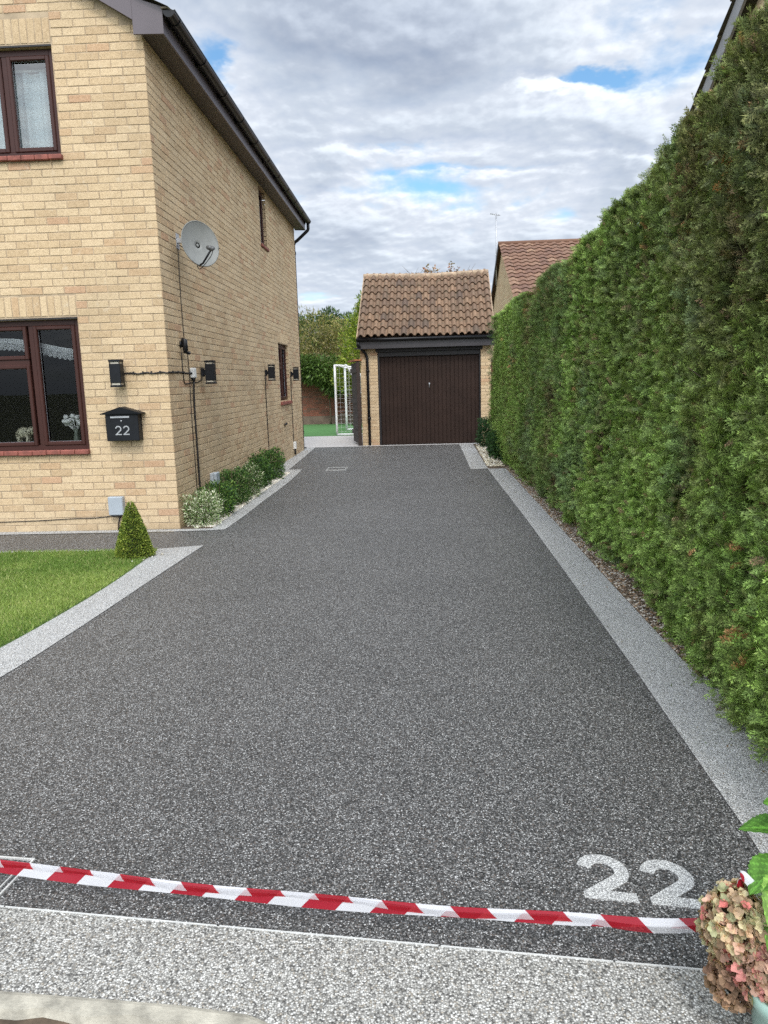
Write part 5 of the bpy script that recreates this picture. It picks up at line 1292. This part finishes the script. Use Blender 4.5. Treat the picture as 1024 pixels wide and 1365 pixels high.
def tape(name, path, upf, foldf, wd=.056, n=240, s0=0.0):
    """ribbon whose upper part is folded down over its face"""
    path = [Vector(p) for p in path]; P_ = smooth3(path, max(2, n // (len(path) - 1))); V = []; A = []; B = []; s = s0
    for i, p in enumerate(P_):
        if i: s += (p - P_[i - 1]).length
        t = i / (len(P_) - 1); tg = (P_[min(i + 1, len(P_) - 1)] - P_[max(i - 1, 0)]).normalized()
        up = upf(t); up = (up - tg * up.dot(tg)).normalized(); nn = up.cross(tg).normalized()
        if nn.y > 0: nn = -nn
        fo = foldf(t); h = wd - fo
        rows = [(0, 0, 0.0), (h * .5, .0015 * math.sin(s * 23), h * .5), (h, 0, h), (h, .002, h), (h - fo * .5, .0045, h + fo * .5), (h - fo, .003 + .002 * math.sin(s * 31), wd)]
        for z, off, ac in rows: V.append(p + up * (z - h / 2) + nn * off); A.append(s); B.append(ac)
    k_ = 6; F = [(i * k_ + j, (i + 1) * k_ + j, (i + 1) * k_ + j + 1, i * k_ + j + 1) for i in range(len(P_) - 1) for j in range(k_ - 1) if j != 2]
    return V, F, A, B
def tape_obj(name, data, parent=None):
    V, F, A, B = data; me = bpy.data.meshes.new(name); me.from_pydata([tuple(v) for v in V], [], F)
    me.attributes.new('along', 'FLOAT', 'POINT').data.foreach_set('value', np.array(A, np.float32)); me.attributes.new('across', 'FLOAT', 'POINT').data.foreach_set('value', np.array(B, np.float32))
    me.materials.append(TAPE); o = bpy.data.objects.new(name, me); C.objects.link(o)
    if parent is not None: o.parent = parent
    return o
TP = [(-2.3, 2.12, .17), (-1.72, 2.03, .13), (-1.24, 1.955, .11), (-.7, 1.885, .098), (-.15, 1.815, .10), (.30, 1.745, .125), (.60, 1.665, .175), (.70, 1.63, .21), (.73, 1.60, .27)]
upf = lambda t: Vector((0, .30 + .12 * math.sin(t * 9), 1)); ff = lambda t: .018 + .004 * math.sin(t * 37) + .017 * min(1, max(0, (t - .45)) / .38)
tp = tape_obj('barrier_tape', tape('barrier_tape', TP, upf, ff, s0=.06)); tag(tp, 'red and white striped barrier tape stretched across the driveway to the hydrangea', 'barrier tape')
TP2 = [(.73, 1.60, .27), (.715, 1.575, .31), (.700, 1.560, .355), (.700, 1.555, .385), (.715, 1.545, .375), (.75, 1.525, .335), (.80, 1.50, .30)]
tape_obj('tape_tail', tape('tape_tail', TP2, lambda t: Vector((1.0 - 1.2 * t, .25, .55 + .4 * t)), lambda t: .019, .038, 120, .47), tp)

# inspection cover frames
def cover(label, x0, x1, y0, y1, rz=0):
    t = thing('manhole_cover', label, 'manhole cover', ((x0 + x1) / 2, (y0 + y1) / 2, 0), rz, 'inlaid manhole covers in the driveway'); a, b = (x1 - x0) / 2, (y1 - y0) / 2
    for (o_, w_) in ((0, .006), (.022, .004)):
        mb = MB(); a2, b2 = a - o_, b - o_
        mb.box(-a2, a2, b2 - w_, b2, 0, .006); mb.box(-a2, a2, -b2, -b2 + w_, 0, .006); mb.box(-a2, -a2 + w_, -b2 + w_, b2 - w_, 0, .006); mb.box(a2 - w_, a2, -b2 + w_, b2 - w_, 0, .006)
        mb.build('frame', STEELP, t)
    mb = MB(); mb.box(-a + .03, a - .03, -b + .03, b - .03, 0, .0025); mb.build('tray_infill', DARKRESIN, t)
STEELP = simple('bright_steel_edge', (.62, .62, .60), .4, .1, 20, .2)
cover('recessed cover with thin metal frame at left end of the tape', -1.78, -1.290, 1.90, 2.175, R(-6))
cover('small recessed cover with thin pale frame far up the driveway', -1.67, -1.32, 12.92, 13.36)

# moss and fallen bits here and there
n = 420; yy = RNG.uniform(2.4, 15, n); xx = 1.42 - np.abs(RNG.normal(0, .16, n)); P_ = np.stack([xx, yy, np.full(n, .008)], 1)
V, Q, col = leaf_cloud(P_, np.tile([0, 0, .05], (n, 1)), RNG.uniform(.006, .018, n), pal([(.12, .09, .04), (.09, .12, .04), (.25, .14, .07), (.2, .17, .1)], n), .5, .8)
tag(np_mesh('hedge_clippings', V, Q, LEAF, col), 'fallen brown hedge clippings on the pale border', 'clippings', kind='stuff')
